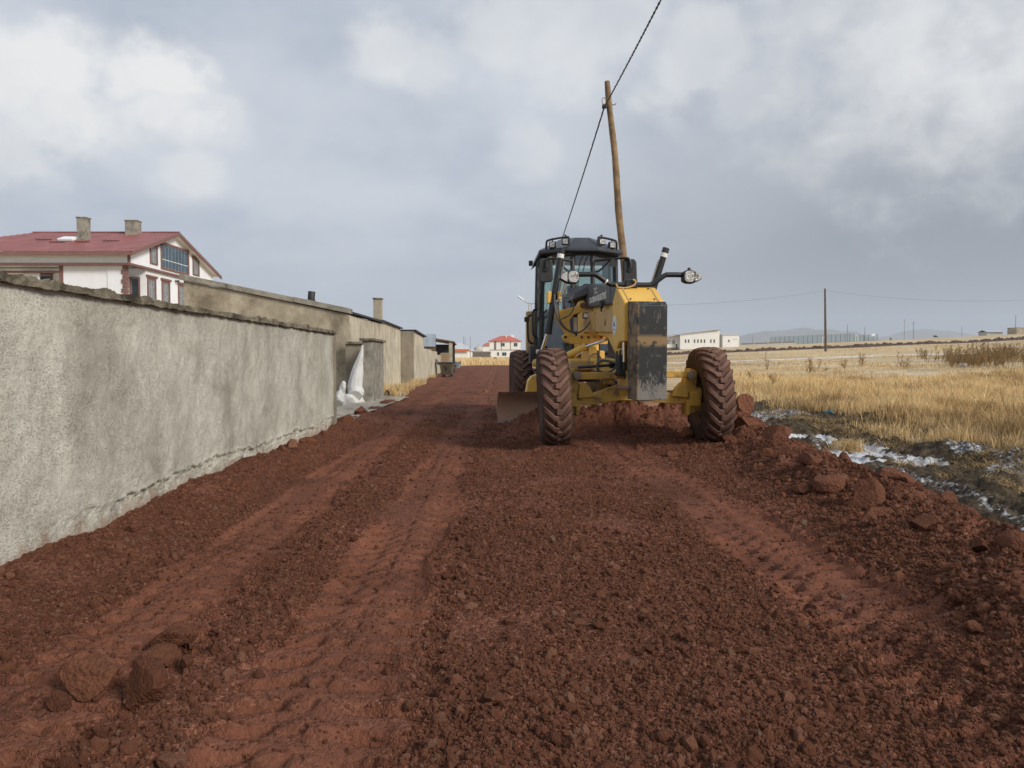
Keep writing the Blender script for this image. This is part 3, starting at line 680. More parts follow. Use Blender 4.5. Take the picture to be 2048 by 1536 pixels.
def brick_wall():
    r = empty('brick_wall', (-4.86, 53.2, 0)); tag(r, 'small brown mud brick wall behind the open bin', 'wall')
    b = MB(); b.bb(-.34, .33, .03, .22, -.2, 1.70); b.build('mortar_core', M['shed'], r)
    me = None
    for row in range(15):
        for c in range(3):
            w = .21; x = -.24 + c * .225 + (.11 if row % 2 else 0) - .05
            if x + w / 2 > .36: continue
            if me is None:
                q = MB(); q.bb(-w / 2, w / 2, 0, .06, 0, .095); o = q.build('brick', M['brick'], r, 0); me = o.data
            else:
                o = bpy.data.objects.new('brick', me); COL.objects.link(o); o.parent = r
            o.location = (x, random.uniform(-.012, .006), .02 + row * .112); o.rotation_euler = (0, random.uniform(-.03, .03), random.uniform(-.03, .03))
brick_wall()
def open_shed():
    r = empty('open_shed', (-5.30, 55, 0)); tag(r, 'open fronted shed with dark interior and lean-to roof behind the brick wall', 'shed')
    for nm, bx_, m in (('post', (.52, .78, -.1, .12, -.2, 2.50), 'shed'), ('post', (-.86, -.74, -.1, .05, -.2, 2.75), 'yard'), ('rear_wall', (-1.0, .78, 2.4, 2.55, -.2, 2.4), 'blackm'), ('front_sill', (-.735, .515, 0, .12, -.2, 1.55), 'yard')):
        b = MB(); b.bb(*bx_); b.build(nm, M[m], r, .01)
    b = MB(); b.prism([(-.2, 0), (2.7, -.2), (2.7, -.13), (-.2, .07)], 'x', -.95, .95)
    o = b.build('roof_sheet', M['steel'], r); o.rotation_euler = (0, R(9.5), 0); o.location = (0, 0, 2.68)
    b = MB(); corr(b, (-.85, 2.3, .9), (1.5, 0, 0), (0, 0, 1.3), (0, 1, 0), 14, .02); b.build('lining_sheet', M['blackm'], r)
    b = MB(); b.bb(-.6, .5, .1, .55, 1.553, 1.60); b.build('shelf_board', M['wooddark'], r)
    p = empty('sheet_fence', (-5.5, 46.6, 0)); tag(p, 'upright pale blue corrugated metal sheets above the yard wall', 'metal sheets')
    for k in range(2):
        b = MB(); corr(b, (-.62 + k * .60, -.012 * k, 2.05), (.60, 0, 0), (0, 0, .78 + .03 * k), (0, 1, 0), 8, .016); b.build('sheet', M['galv'], p)
    b = MB(); b.bb(-.6, .6, .06, .12, 1.2, 2.8); b.build('backing_post', M['wooddark'], p)
open_shed()

def bin_(x, y, rz, m, label, lid_open, s=1.0, z=None):
    z = max(float(top_z(x, y)), -.02) + .02 if z is None else z; r = empty('rubbish_bin', (x, y, z), rz); tag(r, label, 'bin', 'wheeled rubbish bins by the wall')
    prof = [(-.46 * s, .18), (.46 * s, .18), (.62 * s, 1.05 * s), (-.62 * s, 1.05 * s)]
    b = MB(); b.prism(prof, 'x', -.40 * s, .40 * s)
    # tapered hopper
    b.v, b.f, b.m = [], [], []
    lo, hi = (.34 * s, .36 * s, .16), (.46 * s, .5 * s, 1.0 * s)
    vs = [(sx * q[0], sy * q[1], q[2]) for q in (lo, hi) for sx, sy in ((-1, -1), (1, -1), (1, 1), (-1, 1))]
    b.add(vs, [(0, 1, 2, 3), (0, 1, 5, 4), (1, 2, 6, 5), (2, 3, 7, 6), (3, 0, 4, 7)]); b.build('hopper', m, r, .02)
    b = MB(); w = .49 * s
    for q in ((-w, w, -.53 * s, -.47 * s), (-w, w, .47 * s, .53 * s), (-w, -w + .05, -.468 * s, .468 * s), (w - .05, w, -.468 * s, .468 * s)): b.bb(q[0], q[1], q[2], q[3], .97 * s, 1.04 * s)
    b.build('rim', M['blackm'], r, .01)
    for sx in (-1, 1):
        for sy in (-1, 1):
            b = MB(); b.lathe([(-.03, .02), (-.03, .08), (.03, .08), (.03, .02)], 'x', 14, (sx * .27 * s, sy * .27 * s, .08)); b.box((sx * .27 * s, sy * .27 * s, .13), (.1, .04, .08)); b.build('caster', M['blackm'], r)
    for sx in (-1, 1):
        b = MB(); b.cyl((sx * .45 * s, 0, .86 * s), (sx * .58 * s, 0, .86 * s), .025, n=10); b.build('lifting_pin', M['steel'], r)
    b = MB(); n = 8; vs = []
    for i in range(n + 1):
        a = math.pi * i / n; vs += [(-.47 * s, -.46 * s * math.cos(a), .16 * math.sin(a) * s), (.47 * s, -.46 * s * math.cos(a), .16 * math.sin(a) * s)]
    b.add(vs, [(2 * i, 2 * i + 2, 2 * i + 3, 2 * i + 1) for i in range(n)]); o = b.build('lid', m, r)
    so = o.modifiers.new('t', 'SOLIDIFY'); so.thickness = .02
    if lid_open: o.location = (-.80 * s, 0, 1.12 * s); o.rotation_euler = (0, R(52), 0); o.scale = (.75, 1, .5)
    else: o.location = (0, 0, 1.045 * s)
    # stencilled emblem on the side
    b = MB(); yy = -.455 * s
    b.prism([(-.09, .50), (.09, .50), (.05, .60), (.10, .66), (0, .78), (-.10, .66), (-.05, .60)], 'y', -.452 * s, -.447 * s); o = b.build('stencil_mark', M['blackm'], r); o.rotation_euler = (R(9.5), 0, 0); o.location = (0, .11 * s, -.012)
bin_(-4.10, 46.0, R(-8), M['binbrown'], 'dented olive brown rubbish bin with its lid thrown open', True, .92, .10)
p = Gp(913, 742); bin_(p.x, p.y, R(-6), M['bingrey'], 'pale blue grey rubbish bin with closed lid', False, .85)

# ================================================================== house on the left
def window(parent, axis, pos, a0, a1, z0, z1, frame, pane, cols=1, rows=1, sill=None, fw=.09, proud=.05, transom=None, lintel=True):
    """axis 'x': wall faces +x at x=pos, a = y; axis 'y': wall faces -y at y=pos, a = x"""
    def bb(b, A0, A1, Z0, Z1, d0, d1):
        if axis == 'x': b.bb(pos + d0, pos + d1, A0, A1, Z0, Z1)
        else: b.bb(A0, A1, pos - d1, pos - d0, Z0, Z1)
    b = MB()
    bb(b, a0, a0 + fw, z0, z1, 0.002, proud); bb(b, a1 - fw, a1, z0, z1, .002, proud); bb(b, a0 + fw, a1 - fw, z1 - fw, z1, .002, proud - .004); bb(b, a0 + fw, a1 - fw, z0, z0 + fw, .002, proud - .004)
    w = b.build('window', frame, parent)
    if lintel:
        b = MB(); bb(b, a0 - .1, a1 + .1, z1 + .002, z1 + .13, .002, proud + .05); b.build('lintel', frame, w)
    zs = [z0 + fw, z1 - fw] if rows == 1 else ([z0 + fw, transom, z1 - fw] if transom else list(np.linspace(z0 + fw, z1 - fw, rows + 1)))
    xs = np.linspace(a0 + fw, a1 - fw, cols + 1)
    for i in range(cols):
        for j in range(len(zs) - 1):
            b = MB(); bb(b, xs[i] + .025, xs[i + 1] - .025, zs[j] + .025, zs[j + 1] - .025, .002, .018); b.build('pane', pane, w)
    return w
def big_house():
    r = empty('white_house', (-25, 45, 0)); L = Vector(r.location); tag(r, 'large white house with red sheet roof and brown trim behind the yard wall', 'house')
    def put(o): o.location = -L; o.parent = r; return o
    def B(name, m, *boxes, bev=0):
        b = MB()
        for q in boxes: b.bb(*q)
        return put(b.build(name, M[m], None, bev))
    xg, x0, y0, y1 = -21.1, -34, 40.2, 51.4; ym = 45.4; ze = 7.28; zr = 9.10
    # upper storey with gable
    b = MB(); b.bb(x0, -28.002, y0, y1, 6.56, ze - .10); b.prism([(y0, 6.56), (y1, 6.56), (y1, ze - .08), (ym, zr - .12), (y0, ze - .08)], 'x', -28, xg); put(b.build('upper_storey', M['white']))
    # lower storeys (set back) with the cut-out corner and the balcony recess
    B('lower_storey', 'white', (-25.2, xg - 1.3, y0 + .35, y1 - .3, 0, 6.5), (xg - 1.298, xg - .12, 42.2, y1 - .32, 0, 6.5))
    B('recess_wall', 'white', (x0 + .2, -25.21, y0 + 2.0, y1 - .4, 0, 6.5))
    B('quoin_pillar', 'white', (-22.5, -21.52, y0 + .30, y0 + .56, 0, 6.5))
    pr = bpy.data.objects['quoin_pillar']
    for i in range(9):
        b = MB(); w = .22 if i % 2 else .14; b.bb(-21.50 - w, -21.46, y0 + .26, y0 + .58, 4.15 + i * .26, 4.38 + i * .26); b.build('quoin', M['trim'], pr)
    B('floor_band', 'trim', (x0, xg + .07, y0 - .07, y0 + .3, 6.44, 6.555), (xg - .35, xg + .07, y0 + .302, y1, 6.44, 6.555))
    B('corner_trim', 'trim', (xg - .10, xg + .03, y0 - .03, y0 + .07, 6.56, 7.10))
    # roof: corrugated red sheets, hipped at the far left end
    ov, og = .45, .42; b = MB(); n = 62; k = (zr - ze) / (ym - y0)
    xs = np.linspace(x0 - .4, xg + og, n * 2 + 1)
    def ridge_t(x): return min(1, max(.02, (x - (x0 - .4)) / 4.6))
    vs = []
    for i, x in enumerate(xs):
        a = .022 * (1 if i % 2 else -1); t = ridge_t(x)
        ye0, yr0 = y0 - ov, (y0 - ov) + (ym - y0 + ov) * t; ze0 = ze - k * ov
        vs += [(x, ye0, ze0 + a), (x, yr0, ze0 + k * (yr0 - ye0) + a)]
    b.add(vs, [(2 * i, 2 * i + 2, 2 * i + 3, 2 * i + 1) for i in range(len(xs) - 1)])
    rf = put(b.build('roof', M['roofred']))
    b = MB(); b.add([(xg + og, y1 + ov, ze - k * ov), (x0 + 4.2, ym, zr), (xg + og, ym, zr), (x0 - .4, y1 + ov, ze - k * ov)], [(0, 2, 1, 3)]); b.build('rear_slope', M['roofred'], rf)
    b = MB(); b.tube([(x0 + 4.2, ym, zr + .02), (xg + og, ym, zr + .02)], .06, 6); b.build('ridge_cap', M['roofred'], rf)
    b = MB(); b.bb(x0 - .4, xg + og - .06, y0 - ov - .03, y0 - ov + .03, ze - k * ov - .20, ze - k * ov - .03); b.build('eave_board', M['trim'], rf)
    for s_, yy in ((1, y0 - ov), (-1, y1 + ov)):
        b = MB(); za = ze - k * ov
        b.prism([(yy, za - .20), (ym, zr - .20), (ym, zr + .01), (yy, za + .01)], 'x', xg + og - .05, xg + og + .03); b.build('barge_board', M['trim'], rf)
    b = MB(); b.prism([(y0 - .3, ze - .22), (ym, zr - .16), (y1 + .3, ze - .22), (y1 + .3, ze - .18), (ym, zr - .12), (y0 - .3, ze - .18)], 'x', xg + .002, xg + og - .052); b.build('soffit', M['white2'], rf)
    # seams and a skylight
    for (xx, yy, l) in ((-27.6, 43.0, .9), (-26.3, 42.2, .9), (-24.9, 42.3, .8), (-23.4, 42.6, .9)):
        b = MB(); zz = ze + k * (yy - y0) + .035; b.box((xx, yy, zz + .02), (l, .12, .05), Matrix.Rotation(math.atan(k), 3, 'X')); b.build('snow_guard', M['trim'], rf)
    b = MB(); yy = 42.9; b.box((-26.1, yy, ze + k * (yy - y0) + .10), (.9, .7, .14), Matrix.Rotation(math.atan(k), 3, 'X')); b.build('skylight', M['white'], rf, .02)
    for (xx, yy, w, dd, zt) in ((-25.35, 43.2, .55, .50, 9.55), (-23.35, 45.0, .72, .60, 9.70)):
        b = MB(); b.bb(xx - w / 2, xx + w / 2, yy - dd / 2, yy + dd / 2, 7.8, zt); c = b.build('chimney', M['slab'], rf, .015)
        b = MB(); b.bb(xx - w / 2 - .03, xx + w / 2 + .03, yy - dd / 2 - .03, yy + dd / 2 + .03, zt + .002, zt + .06); b.build('chimney_cap', M['coping'], rf)
    # gable openings
    def W(*a, **k): return put(window(None, *a, **k))
    W('x', xg, 42.45, 43.35, 6.80, 7.92, M['trim'], M['curtain'], 2, 1)
    W('x', xg, 43.75, 47.55, 6.66, 8.32, M['trim'], M['paneblue'], 8, 2, transom=7.28, fw=.13, lintel=False)
    W('x', xg, 48.1, 49.1, 6.80, 7.92, M['trim'], M['curtain'], 2, 1)
    for a in (41.95 + .35, 44.05, 46.2): W('x', xg - .12, a, a + 1.05, 4.55, 6.02, M['trim'], M['curtain'], 2, 1, fw=.13)
    W('y', 42.2, -22.15, -21.55, 3.9, 6.0, M['trim'], M['pane'], 1, 1, lintel=False)
    W('y', y0 + 2.0, -28.2, -26.6, 4.4, 6.2, M['trim'], M['pane'], 2, 1); W('y', y0 + 2.0, -31.2, -29.4, 4.4, 6.2, M['trim'], M['pane'], 2, 1)
    B('recess_post', 'trim', (-25.20, -24.98, y0 + .32, y0 + .349, 4.5, 6.43)); B('recess_rail', 'trim', (-30, -25.2, y0 + .38, y0 + .46, 6.05, 6.16)); B('corner_post', 'white', (-27.4, -26.5, y0 + .6, y0 + .7, 4.8, 6.05))
    b = MB(); b.box((xg + .12, 43.55, 8.1), (.24, .10, .10)); put(b.build('camera_box', M['blackm']))
    b = MB(); b.box((xg + .02, 45.85, 6.15), (.24, .10, .10)); put(b.build('camera_box', M['blackm']))
big_house()

# ================================================================== far village, left of the machine
def gz(x, y): return float(ground_z(x, y))
def far_house():
    d = 205; x0, x1 = P(979, 700, d).x, P(1041, 700, d).x; z = gz(x0, d) - .1; w = x1 - x0
    r = empty('far_house', ((x0 + x1) / 2, d, z)); tag(r, 'small white two storey house with red hip roof at the end of the road', 'house')
    h = w / 2; b = MB(); b.bb(-h, h, 0, 8, 0, 5.15); b.build('wall', M['white2'], r)
    b = MB(); o = .45; b.add([(-h - o, -o, 5.15), (h + o, -o, 5.15), (h + o, 8 + o, 5.15), (-h - o, 8 + o, 5.15), (-h + 3.2, 4, 6.75), (h - 3.2, 4, 6.75)], [(0, 1, 5, 4), (1, 2, 5), (2, 3, 4, 5), (3, 0, 4), (0, 3, 2, 1)]); rf = b.build('roof', M['roofpale'], r)
    for q in ((.2, .5, 2.4, 2.8, 5.9, 6.95), (1.7, 2.6, 3.4, 4.2, 6.0, 7.0)):
        b = MB(); b.bb(*q); b.build('chimney', M['white2'], rf)
    b = MB(); b.bb(-h - .02, h + .02, -.06, -.002, 2.55, 2.72); b.build('band', M['trim'], r)
    b = MB(); b.bb(-h + 1.3, -h + 1.9, -.05, -.002, 2.75, 5.1); b.build('recess_panel', M['stone'], r)
    for q in (-1.0, 1.6): 
        b = MB(); b.bb(q - .07, q + .07, -.08, -.002, 2.73, 5.1); b.build('downpipe', M['trim'], r)
    for (a, zb, ww) in ((-1.3, 3.55, 1.3), (2.4, 3.55, 1.2), (-2.3, .95, .7), (-.9, .9, 1.4)): window(r, 'y', 0, a, a + ww, zb, zb + 1.15, M['white2'], M['pane'], 2, 1, lintel=False, fw=.08)
far_house()
def low_house(px0, px1, d, h, rh, label, wallm, roofm, band=None):
    x0, x1 = P(px0, 700, d).x, P(px1, 700, d).x; z = gz(x0, d) - .1; w = (x1 - x0) / 2
    r = empty('low_house', ((x0 + x1) / 2, d, z)); tag(r, label, 'house')
    b = MB(); b.bb(-w, w, 0, 6, 0, h); b.build('wall', wallm, r)
    b = MB(); o = .4; b.add([(-w - o, -o, h), (w + o, -o, h), (w + o, 6 + o, h), (-w - o, 6 + o, h), (-w * .35, 3, h + rh), (w * .35, 3, h + rh)], [(0, 1, 5, 4), (1, 2, 5), (2, 3, 4, 5), (3, 0, 4), (0, 3, 2, 1)]); b.build('roof', roofm, r)
    if band: b = MB(); b.bb(-w - .42, w + .42, -.46, -.41, h - .45, h + .05); b.build('fascia', band, r)
    return r
orange = mat('orange red fascia', (.55, .16, .06), .7, var=.1, bump=0)
low_house(893, 935, 150, 2.4, 1.4, 'low white house with pale grey roof and orange fascia past the bins', M['white2'], M['roofgrey'], orange)
low_house(930, 948, 230, 2.6, .9, 'tiny white house beside the dark stone wall', M['white2'], M['roofgrey'])
low_house(966, 985, 260, 4.6, 1.2, 'white house with red roof half hidden behind the stone wall', M['white2'], M['roofpale'])
def stone_yard():
    d = 185; r = empty('stone_wall', (P(963, 700, d).x, d, gz(-8, d) - .2)); tag(r, 'dark field stone yard wall in front of the far houses', 'wall')
    h = 2.2; me = []
    b = MB(); b.bb(-2.3, 2.3, .1, .4, 0, h); b.build('core', M['stone'], r)
    for row in range(4):
        for c in range(7):
            q = MB(); w = .56 + random.uniform(-.08, .08); q.bb(-w / 2, w / 2, 0, .14, 0, .46); o = q.build('stone', M['stone'], r, .03); o.location = (-2.0 + c * .66 + (.2 if row % 2 else 0), random.uniform(-.08, 0), .05 + row * .53)
    d = 330; z = gz(-10, d); r = empty('mosque', (P(956.5, 700, d).x, d, z - .1)); tag(r, 'small pale domed mosque beyond the stone wall', 'mosque')
    b = MB(); b.bb(-3, 3, 0, 6, 0, 3.2); b.build('wall', M['concretepale'], r)
    b = MB(); b.lathe([(3.2, 2.3), (3.6, 2.3), (4.4, 1.95), (5.0, 1.3), (5.35, .5), (5.45, 0)], 'z', 20, (0, 3, 0)); b.build('dome', M['concretepale'], r, 0, True)
    b = MB(); b.cyl((0, 3, 5.4), (0, 3, 6.4), .12, .02, 8); b.build('finial', M['steel'], r)
stone_yard()
def thin_pole(px, d, h, label, m='wooddark', r0=.10, arm=0, group=None, cat='pole', lean=0):
    x = P(px, 700, d).x; z = gz(x, d) - .3; r = empty('utility_pole', (x, d, z)); tag(r, label, cat, group)
    b = MB(); b.tube([(0, 0, 0), (lean * .5, 0, h * .5), (lean, 0, h + .3)], [r0, r0 * .85, r0 * .65], 10); b.build('shaft', M[m], r, 0, True)
    if arm: b = MB(); b.box((lean, 0, h - .2), (arm, .1, .1)); b.build('crossarm', M[m], r)
    return Vector((x + lean, d, z + h))
b = MB(); p = P(990, 720, 140); q = MB(); q.lathe([(0, 0), (0, .22), (.1, .30), (.75, .32), (.8, .26), (.8, 0)], 'z', 12); o = q.build('oil_drum', M['blackm'], None, 0, True); o.location = (p.x, 140, gz(p.x, 140) - .02); tag(o, 'dark drum standing in the field before the far white house', 'drum')
thin_pole(940.5, 210, 6.5, 'thin post between the far low houses', r0=.07)
thin_pole(930, 240, 7.2, 'thin dark post behind the grey roofed low house', r0=.07)
thin_pole(927, 236, 7.4, 'short dark flue post behind the grey roofed low house', r0=.07)

# ================================================================== poles and wires
def catenary(a, b, sag, n=40):
    a, b = Vector(a), Vector(b); return [a.lerp(b, i / n) - Vector((0, 0, sag * 4 * (i / n) * (1 - i / n))) for i in range(n + 1)]
def cable(name, label, pts, r, strands, pitch, cat='cable'):
    b = MB()
    if strands == 1: b.tube(pts, r, 5)
    else:
        L = 0; acc = [0]
        for i in range(1, len(pts)): L += (pts[i] - pts[i - 1]).length; acc.append(L)
        for s in range(strands):
            q = []
            for i, p in enumerate(pts):
                t = (pts[min(i + 1, len(pts) - 1)] - pts[max(i - 1, 0)]).normalized(); u = t.orthogonal().normalized(); v = t.cross(u)
                a = acc[i] / pitch * 2 * math.pi + s * 2 * math.pi / strands; q.append(p + (u * math.cos(a) + v * math.sin(a)) * r * .62)
            b.tube(q, r * .55, 5)
    o = b.build(name, M['cable'], None, 0, True); tag(o, label, cat); return o
def main_pole():
    base = Vector((3.72, 22.0, -.2)); top = P(1215, 163, 22.0)
    r = empty('utility_pole', base); tag(r, 'tall leaning round timber pole carrying a twisted cable behind the grader', 'pole')
    d = top - base; n = 26; pts = [d * (i / n) + Vector((.018 * math.sin(i * .7) + .03 * math.sin(i / n * 3.1), 0, 0)) for i in range(n + 1)]
    b = MB(); b.tube(pts, [.135 - .05 * i / n + .004 * math.sin(i * 2.1) for i in range(n + 1)], 16); b.build('shaft', M['wood'], r, 0, True)
    at = P(1211, 214, 22.0) - base
    b = MB(); b.tube([(at.x + .10, -.02, at.z + .05), (at.x + .28, -.03, at.z + .06), (at.x + .31, -.03, at.z + .10)], .018, 8); b.build('hook_bolt', M['steel'], r)
    b = MB(); b.box((at.x - .05, -.10, at.z - .02), (.13, .10, .10)); b.build('clamp', M['blackm'], r, .01)
    b = MB(); c = Vector((at.x - .06, -.08, at.z + .15)); b.tube([c + Vector((.055 * math.cos(a), 0, .10 * math.sin(a))) for a in np.linspace(0, 2 * math.pi, 17)], .012, 6); b.build('hanger', M['steel'], r)
    return at + base + Vector((-.05, -.1, -.04))
AT = main_pole()
# street lamp on a lattice concrete pole
def street_lamp():
    d = 82; x = P(1060, 700, d).x; z = gz(x, d) - .2; r = empty('street_lamp', (x, d, z)); tag(r, 'pale lattice pole street lamp with one lamp head behind the grader', 'street lamp')
    H = 7.7
    for sx in (-1, 1):
        b = MB(); b.tube([(sx * .30, 0, 0), (sx * .14, 0, H)], [.055, .045], 8); b.build('leg', M['concretepale'], r)
    for i in range(14):
        t = i / 14; t2 = (i + 1) / 14; w = .30 - .16 * t; w2 = .30 - .16 * t2; s = 1 if i % 2 else -1
        b = MB(); b.tube([(-s * w, 0, H * t), (s * w2, 0, H * t2)], .028, 6); b.build('brace', M['concretepale'], r)
    b = MB(); b.tube([(.9, 0, H + .05), (.3, 0, H - .15), (-.35, 0, H - .05), (-.75, -.1, H + .25)], .035, 8); b.build('arm', M['steel'], r)
    b = MB(); b.lathe([(-.42, 0), (-.36, .12), (-.1, .19), (.2, .17), (.36, .09), (.42, 0)], 'x', 14)
    o = b.build('lamp_head', M['white'], r, 0, True); o.location = (-1.05, -.15, H + .48); o.scale = (1.15, 1, .55); o.rotation_euler = (0, R(38), 0)
    q = MB(); q.lathe([(-.3, 0), (-.24, .1), (.1, .14), (.24, 0)], 'x', 12); l = q.build('lamp_lens', M['lens'], o, 0, True); l.location = (0, 0, -.10); l.scale = (1, 1, .8)
    return Vector((x, d, z + H))
SL = street_lamp()
far = SL + Vector((.5, 0, .1)); behind = Vector((3.9, -14, 8.9))
cable('twisted_cable', 'black twisted overhead cable strung along the road over the grader', catenary(behind, AT, .55, 170) + catenary(AT, far, .9, 120)[1:], .024, 3, .42)
p2 = thin_pole(1651.5, 110, 9.5, 'dark timber pole standing alone in the stubble field', r0=.19, lean=-.25)
end = P(2210, 585, 118)
cable('overhead_wire', 'thin wire running from the street lamp to the lone field pole and on', catenary(SL + Vector((.9, 0, -.1)), p2, 1.0, 40) + catenary(p2, end, 1.5, 40)[1:], .011, 1, 1, 'wire')
for px, d, h, lb in ((1808, 420, 16, 'tall thin far pole with crossarm right of the sports court'), (1826, 330, 8.0, 'thin far pole beside the tall crossarm pole'), (1694, 330, 8, 'thin far pole behind the court fence near the goal'), (1729, 330, 6.5, 'dark fence end pole at the court corner'),
                     (1923, 380, 8, 'small far pole left of the pale barn'), (2030, 330, 9, 'far pole by the cream building on the crest'), (1505, 500, 13, 'far pole in front of the long hill left of the court')):
    thin_pole(px, d, h, lb, r0=.11, arm=1.6 if 'crossarm' in lb else 0)

# ================================================================== school and far right
def school():
    d = 250; s = d / F; x0 = P(1335, 700, d).x; zg = gz(P(1400, 700, d).x, d) - .25
    r = empty('school_building', (x0, d, zg)); tag(r, 'long white building with mono-pitch roof across the stubble field', 'building')
    def X(px): return (px - 1335) * s
    zb = lambda py: (700 - py) * s + .1
    b = MB(); b.prism([(X(1360), 0), (X(1438.5), 0), (X(1438.5), zb(661.5)), (X(1360), zb(671.5))], 'y', 0, 12); b.build('main_wall', M['white2'], r)
    b = MB(); b.prism([(X(1318), 0), (X(1359.8), 0), (X(1359.8), zb(673.5)), (X(1318), zb(675))], 'y', 2.0, 11); b.build('wing_wall', M['white2'], r)
    b = MB(); b.prism([(X(1316), zb(674.3)), (X(1439.5), zb(660.8)), (X(1439.5), zb(659.6)), (X(1316), zb(672.9))], 'y', -.6, 12.6); b.build('roof', M['roofgrey'], r)
    b = MB(); b.prism([(X(1316), zb(675)), (X(1440), zb(661.6)), (X(1440), zb(660.85)), (X(1316), zb(674.35))], 'y', -.66, -.602); b.build('gutter', M['stone'], r)
    b = MB(); b.bb(X(1318), X(1359.8), 1.9, 1.998, 0, .7); b.build('plinth', M['stone'], r)
    for px in (1371, 1377.2, 1389, 1395.6, 1402.2, 1408.8, 1421.5, 1428.2):
        window(r, 'y', 0, X(px) - .28, X(px) + .28, zb(687.5), zb(680.3), M['concretepale'], M['pane'], 1, 2, lintel=False, fw=.06, proud=.04)
    for px in (1337.5, 1340, 1342.5, 1346.5, 1349, 1351.5): window(r, 'y', 2.0, X(px) - .14, X(px) + .14, zb(690), zb(681.5), M['concretepale'], M['pane'], 1, 1, lintel=False, fw=.03, proud=.04)
    b = MB(); b.bb(X(1354), X(1357), 1.93, 1.998, 0, 1.9); b.build('door', M['pane'], r)
    a = empty('annex_building', (x0 + X(1461.5), d, zg)); tag(a, 'small white flat roofed annex beside the long mono-pitch building', 'building')
    w = X(1478) - X(1445); b = MB(); b.bb(-w / 2, w / 2, 0, 7, 0, zb(671.5)); b.build('wall', M['white2'], a)
    b = MB(); b.bb(-w / 2 - .3, w / 2 + .3, -.3, 7.3, zb(671.5) + .002, zb(670)); b.build('roof', M['roofgrey'], a)
    b = MB(); b.bb(-w / 2 - 1.0, -w / 2 - .002, 1.2, 6, 0, zb(671.8)); b.build('link_wall', M['concretepale'], a)
    window(a, 'y', 0, -.95, -.45, zb(686), zb(681), M['concretepale'], M['pane'], 1, 1, lintel=False, fw=.05)
    for q in (.9, 1.7): window(a, 'y', 0, q, q + .22, zb(681.5), zb(679), M['concretepale'], M['pane'], 1, 1, lintel=False, fw=.03)
    # boundary wall with posts
    r = empty('boundary_wall', (P(1536, 700, 262).x, 262, 0)); tag(r, 'low pale boundary wall with evenly spaced posts beside the annex', 'wall'); L = Vector(r.location)
    xs = [P(px, 700, 262).x for px in (1481, 1508.5, 1535.5, 1563, 1590)]
    for i, x in enumerate(xs):
        z = gz(x, 262); b = MB(); b.bb(x - .14 - L.x, x + .14 - L.x, -.14, .14, z - .3, z + 1.35); b.build('post', M['concretepale'], r)
        if i < 4:
            x2 = xs[i + 1]; z2 = gz(x2, 262); b = MB(); b.prism([(x + .15 - L.x, z - .3), (x2 - .15 - L.x, z2 - .3), (x2 - .15 - L.x, z2 + .65), (x + .15 - L.x, z + .65)], 'y', -.08, .08); b.build('panel', M['concretepale'], r)
            b = MB(); b.prism([(x + .15 - L.x, z + .66), (x2 - .15 - L.x, z2 + .66), (x2 - .15 - L.x, z2 + 1.2), (x + .15 - L.x, z + 1.2)], 'y', -.05, .05); b.build('dark_panel', M['stone'], r)
    # sports court fence
    d = 290; r = empty('court_fence', (P(1630, 700, d).x, d, 0)); tag(r, 'tall green wire fence round a sports court', 'fence'); L = Vector(r.location)
    xs = [P(px, 700, d).x for px in np.linspace(1541, 1755, 24)]
    for i, x in enumerate(xs):
        z = gz(x, d); h = 3.4 if x < P(1706, 700, d).x else 2.6
        b = MB(); b.bb(x - .05 - L.x, x + .05 - L.x, -.05, .05, z - .2, z + h); b.build('post', M['fence'], r)
        if i < 23:
            x2 = xs[i + 1]; z2 = gz(x2, d); b = MB()
            for k in range(8):
                t = (k + .5) / 8; b.tube([(x - L.x, 0, z + h * t), (x2 - L.x, 0, z2 + h * t)], .04, 4, False)
            for k in range(6):
                t = (k + .5) / 6; xx = x + (x2 - x) * t - L.x; zz = z + (z2 - z) * t; b.tube([(xx, 0, zz), (xx, 0, zz + h)], .035, 4, False)
            b.build('mesh_panel', M['fence'], r)
    for px, lb in ((1647, 'white goal frame inside the sports court'), (1713, 'white goal frame at the far end of the sports court')):
        x = P(px, 700, 285).x; z = gz(x, 285); g = empty('goal_frame', (x, 285, z)); tag(g, lb, 'goal')
        for q in (-.55, .55): b = MB(); b.tube([(q, 0, 0), (q, 0, 2.3)], .10, 6); b.build('upright', M['white2'], g)
        b = MB(); b.tube([(-.6, 0, 2.35), (.6, 0, 2.35)], .11, 6); b.build('crossbar', M['white2'], g)
    x = P(1746, 700, 280).x; z = gz(x, 280); g = empty('backboard', (x, 280, z)); tag(g, 'white basketball backboard on a post by the court', 'backboard')
    b = MB(); b.bb(-.65, .65, -.06, 0, 1.9, 2.85); b.build('board', M['white2'], g); b = MB(); b.tube([(0, .1, 0), (0, .1, 2.4)], .07, 8); b.build('post', M['steel'], g)
    for px, d, w, h, rh, lb, wm, rm in ((1989, 330, 26, 10, 0, 'long low pale barn with bluish roof on the field crest', 'concretepale', 'galv'), (2046, 320, 14, 2.6, 0, 'cream block building on the field crest', 'shed', 'shed')):
        x = P(px, 700, d).x; z = gz(x, d); g = empty('barn', (x, d, z - .3)); tag(g, lb, 'barn'); ww = 3.6 if 'barn' in lb else 3.0
        b = MB(); b.bb(-ww, ww, 0, 6, 0, 1.9 if 'barn' in lb else 3.0); b.build('wall', M[wm], g)
        if 'barn' in lb: b = MB(); b.prism([(-.6, 1.75), (3, 2.7), (6.6, 1.75), (6.6, 1.85), (3, 2.82), (-.6, 1.85)], 'x', -ww - .3, ww + .3); b.build('roof', M[rm], g)
        else: b = MB(); b.bb(-ww - .1, ww + .1, -.1, 6.1, 3.002, 3.12); b.build('roof', M[rm], g)
school()
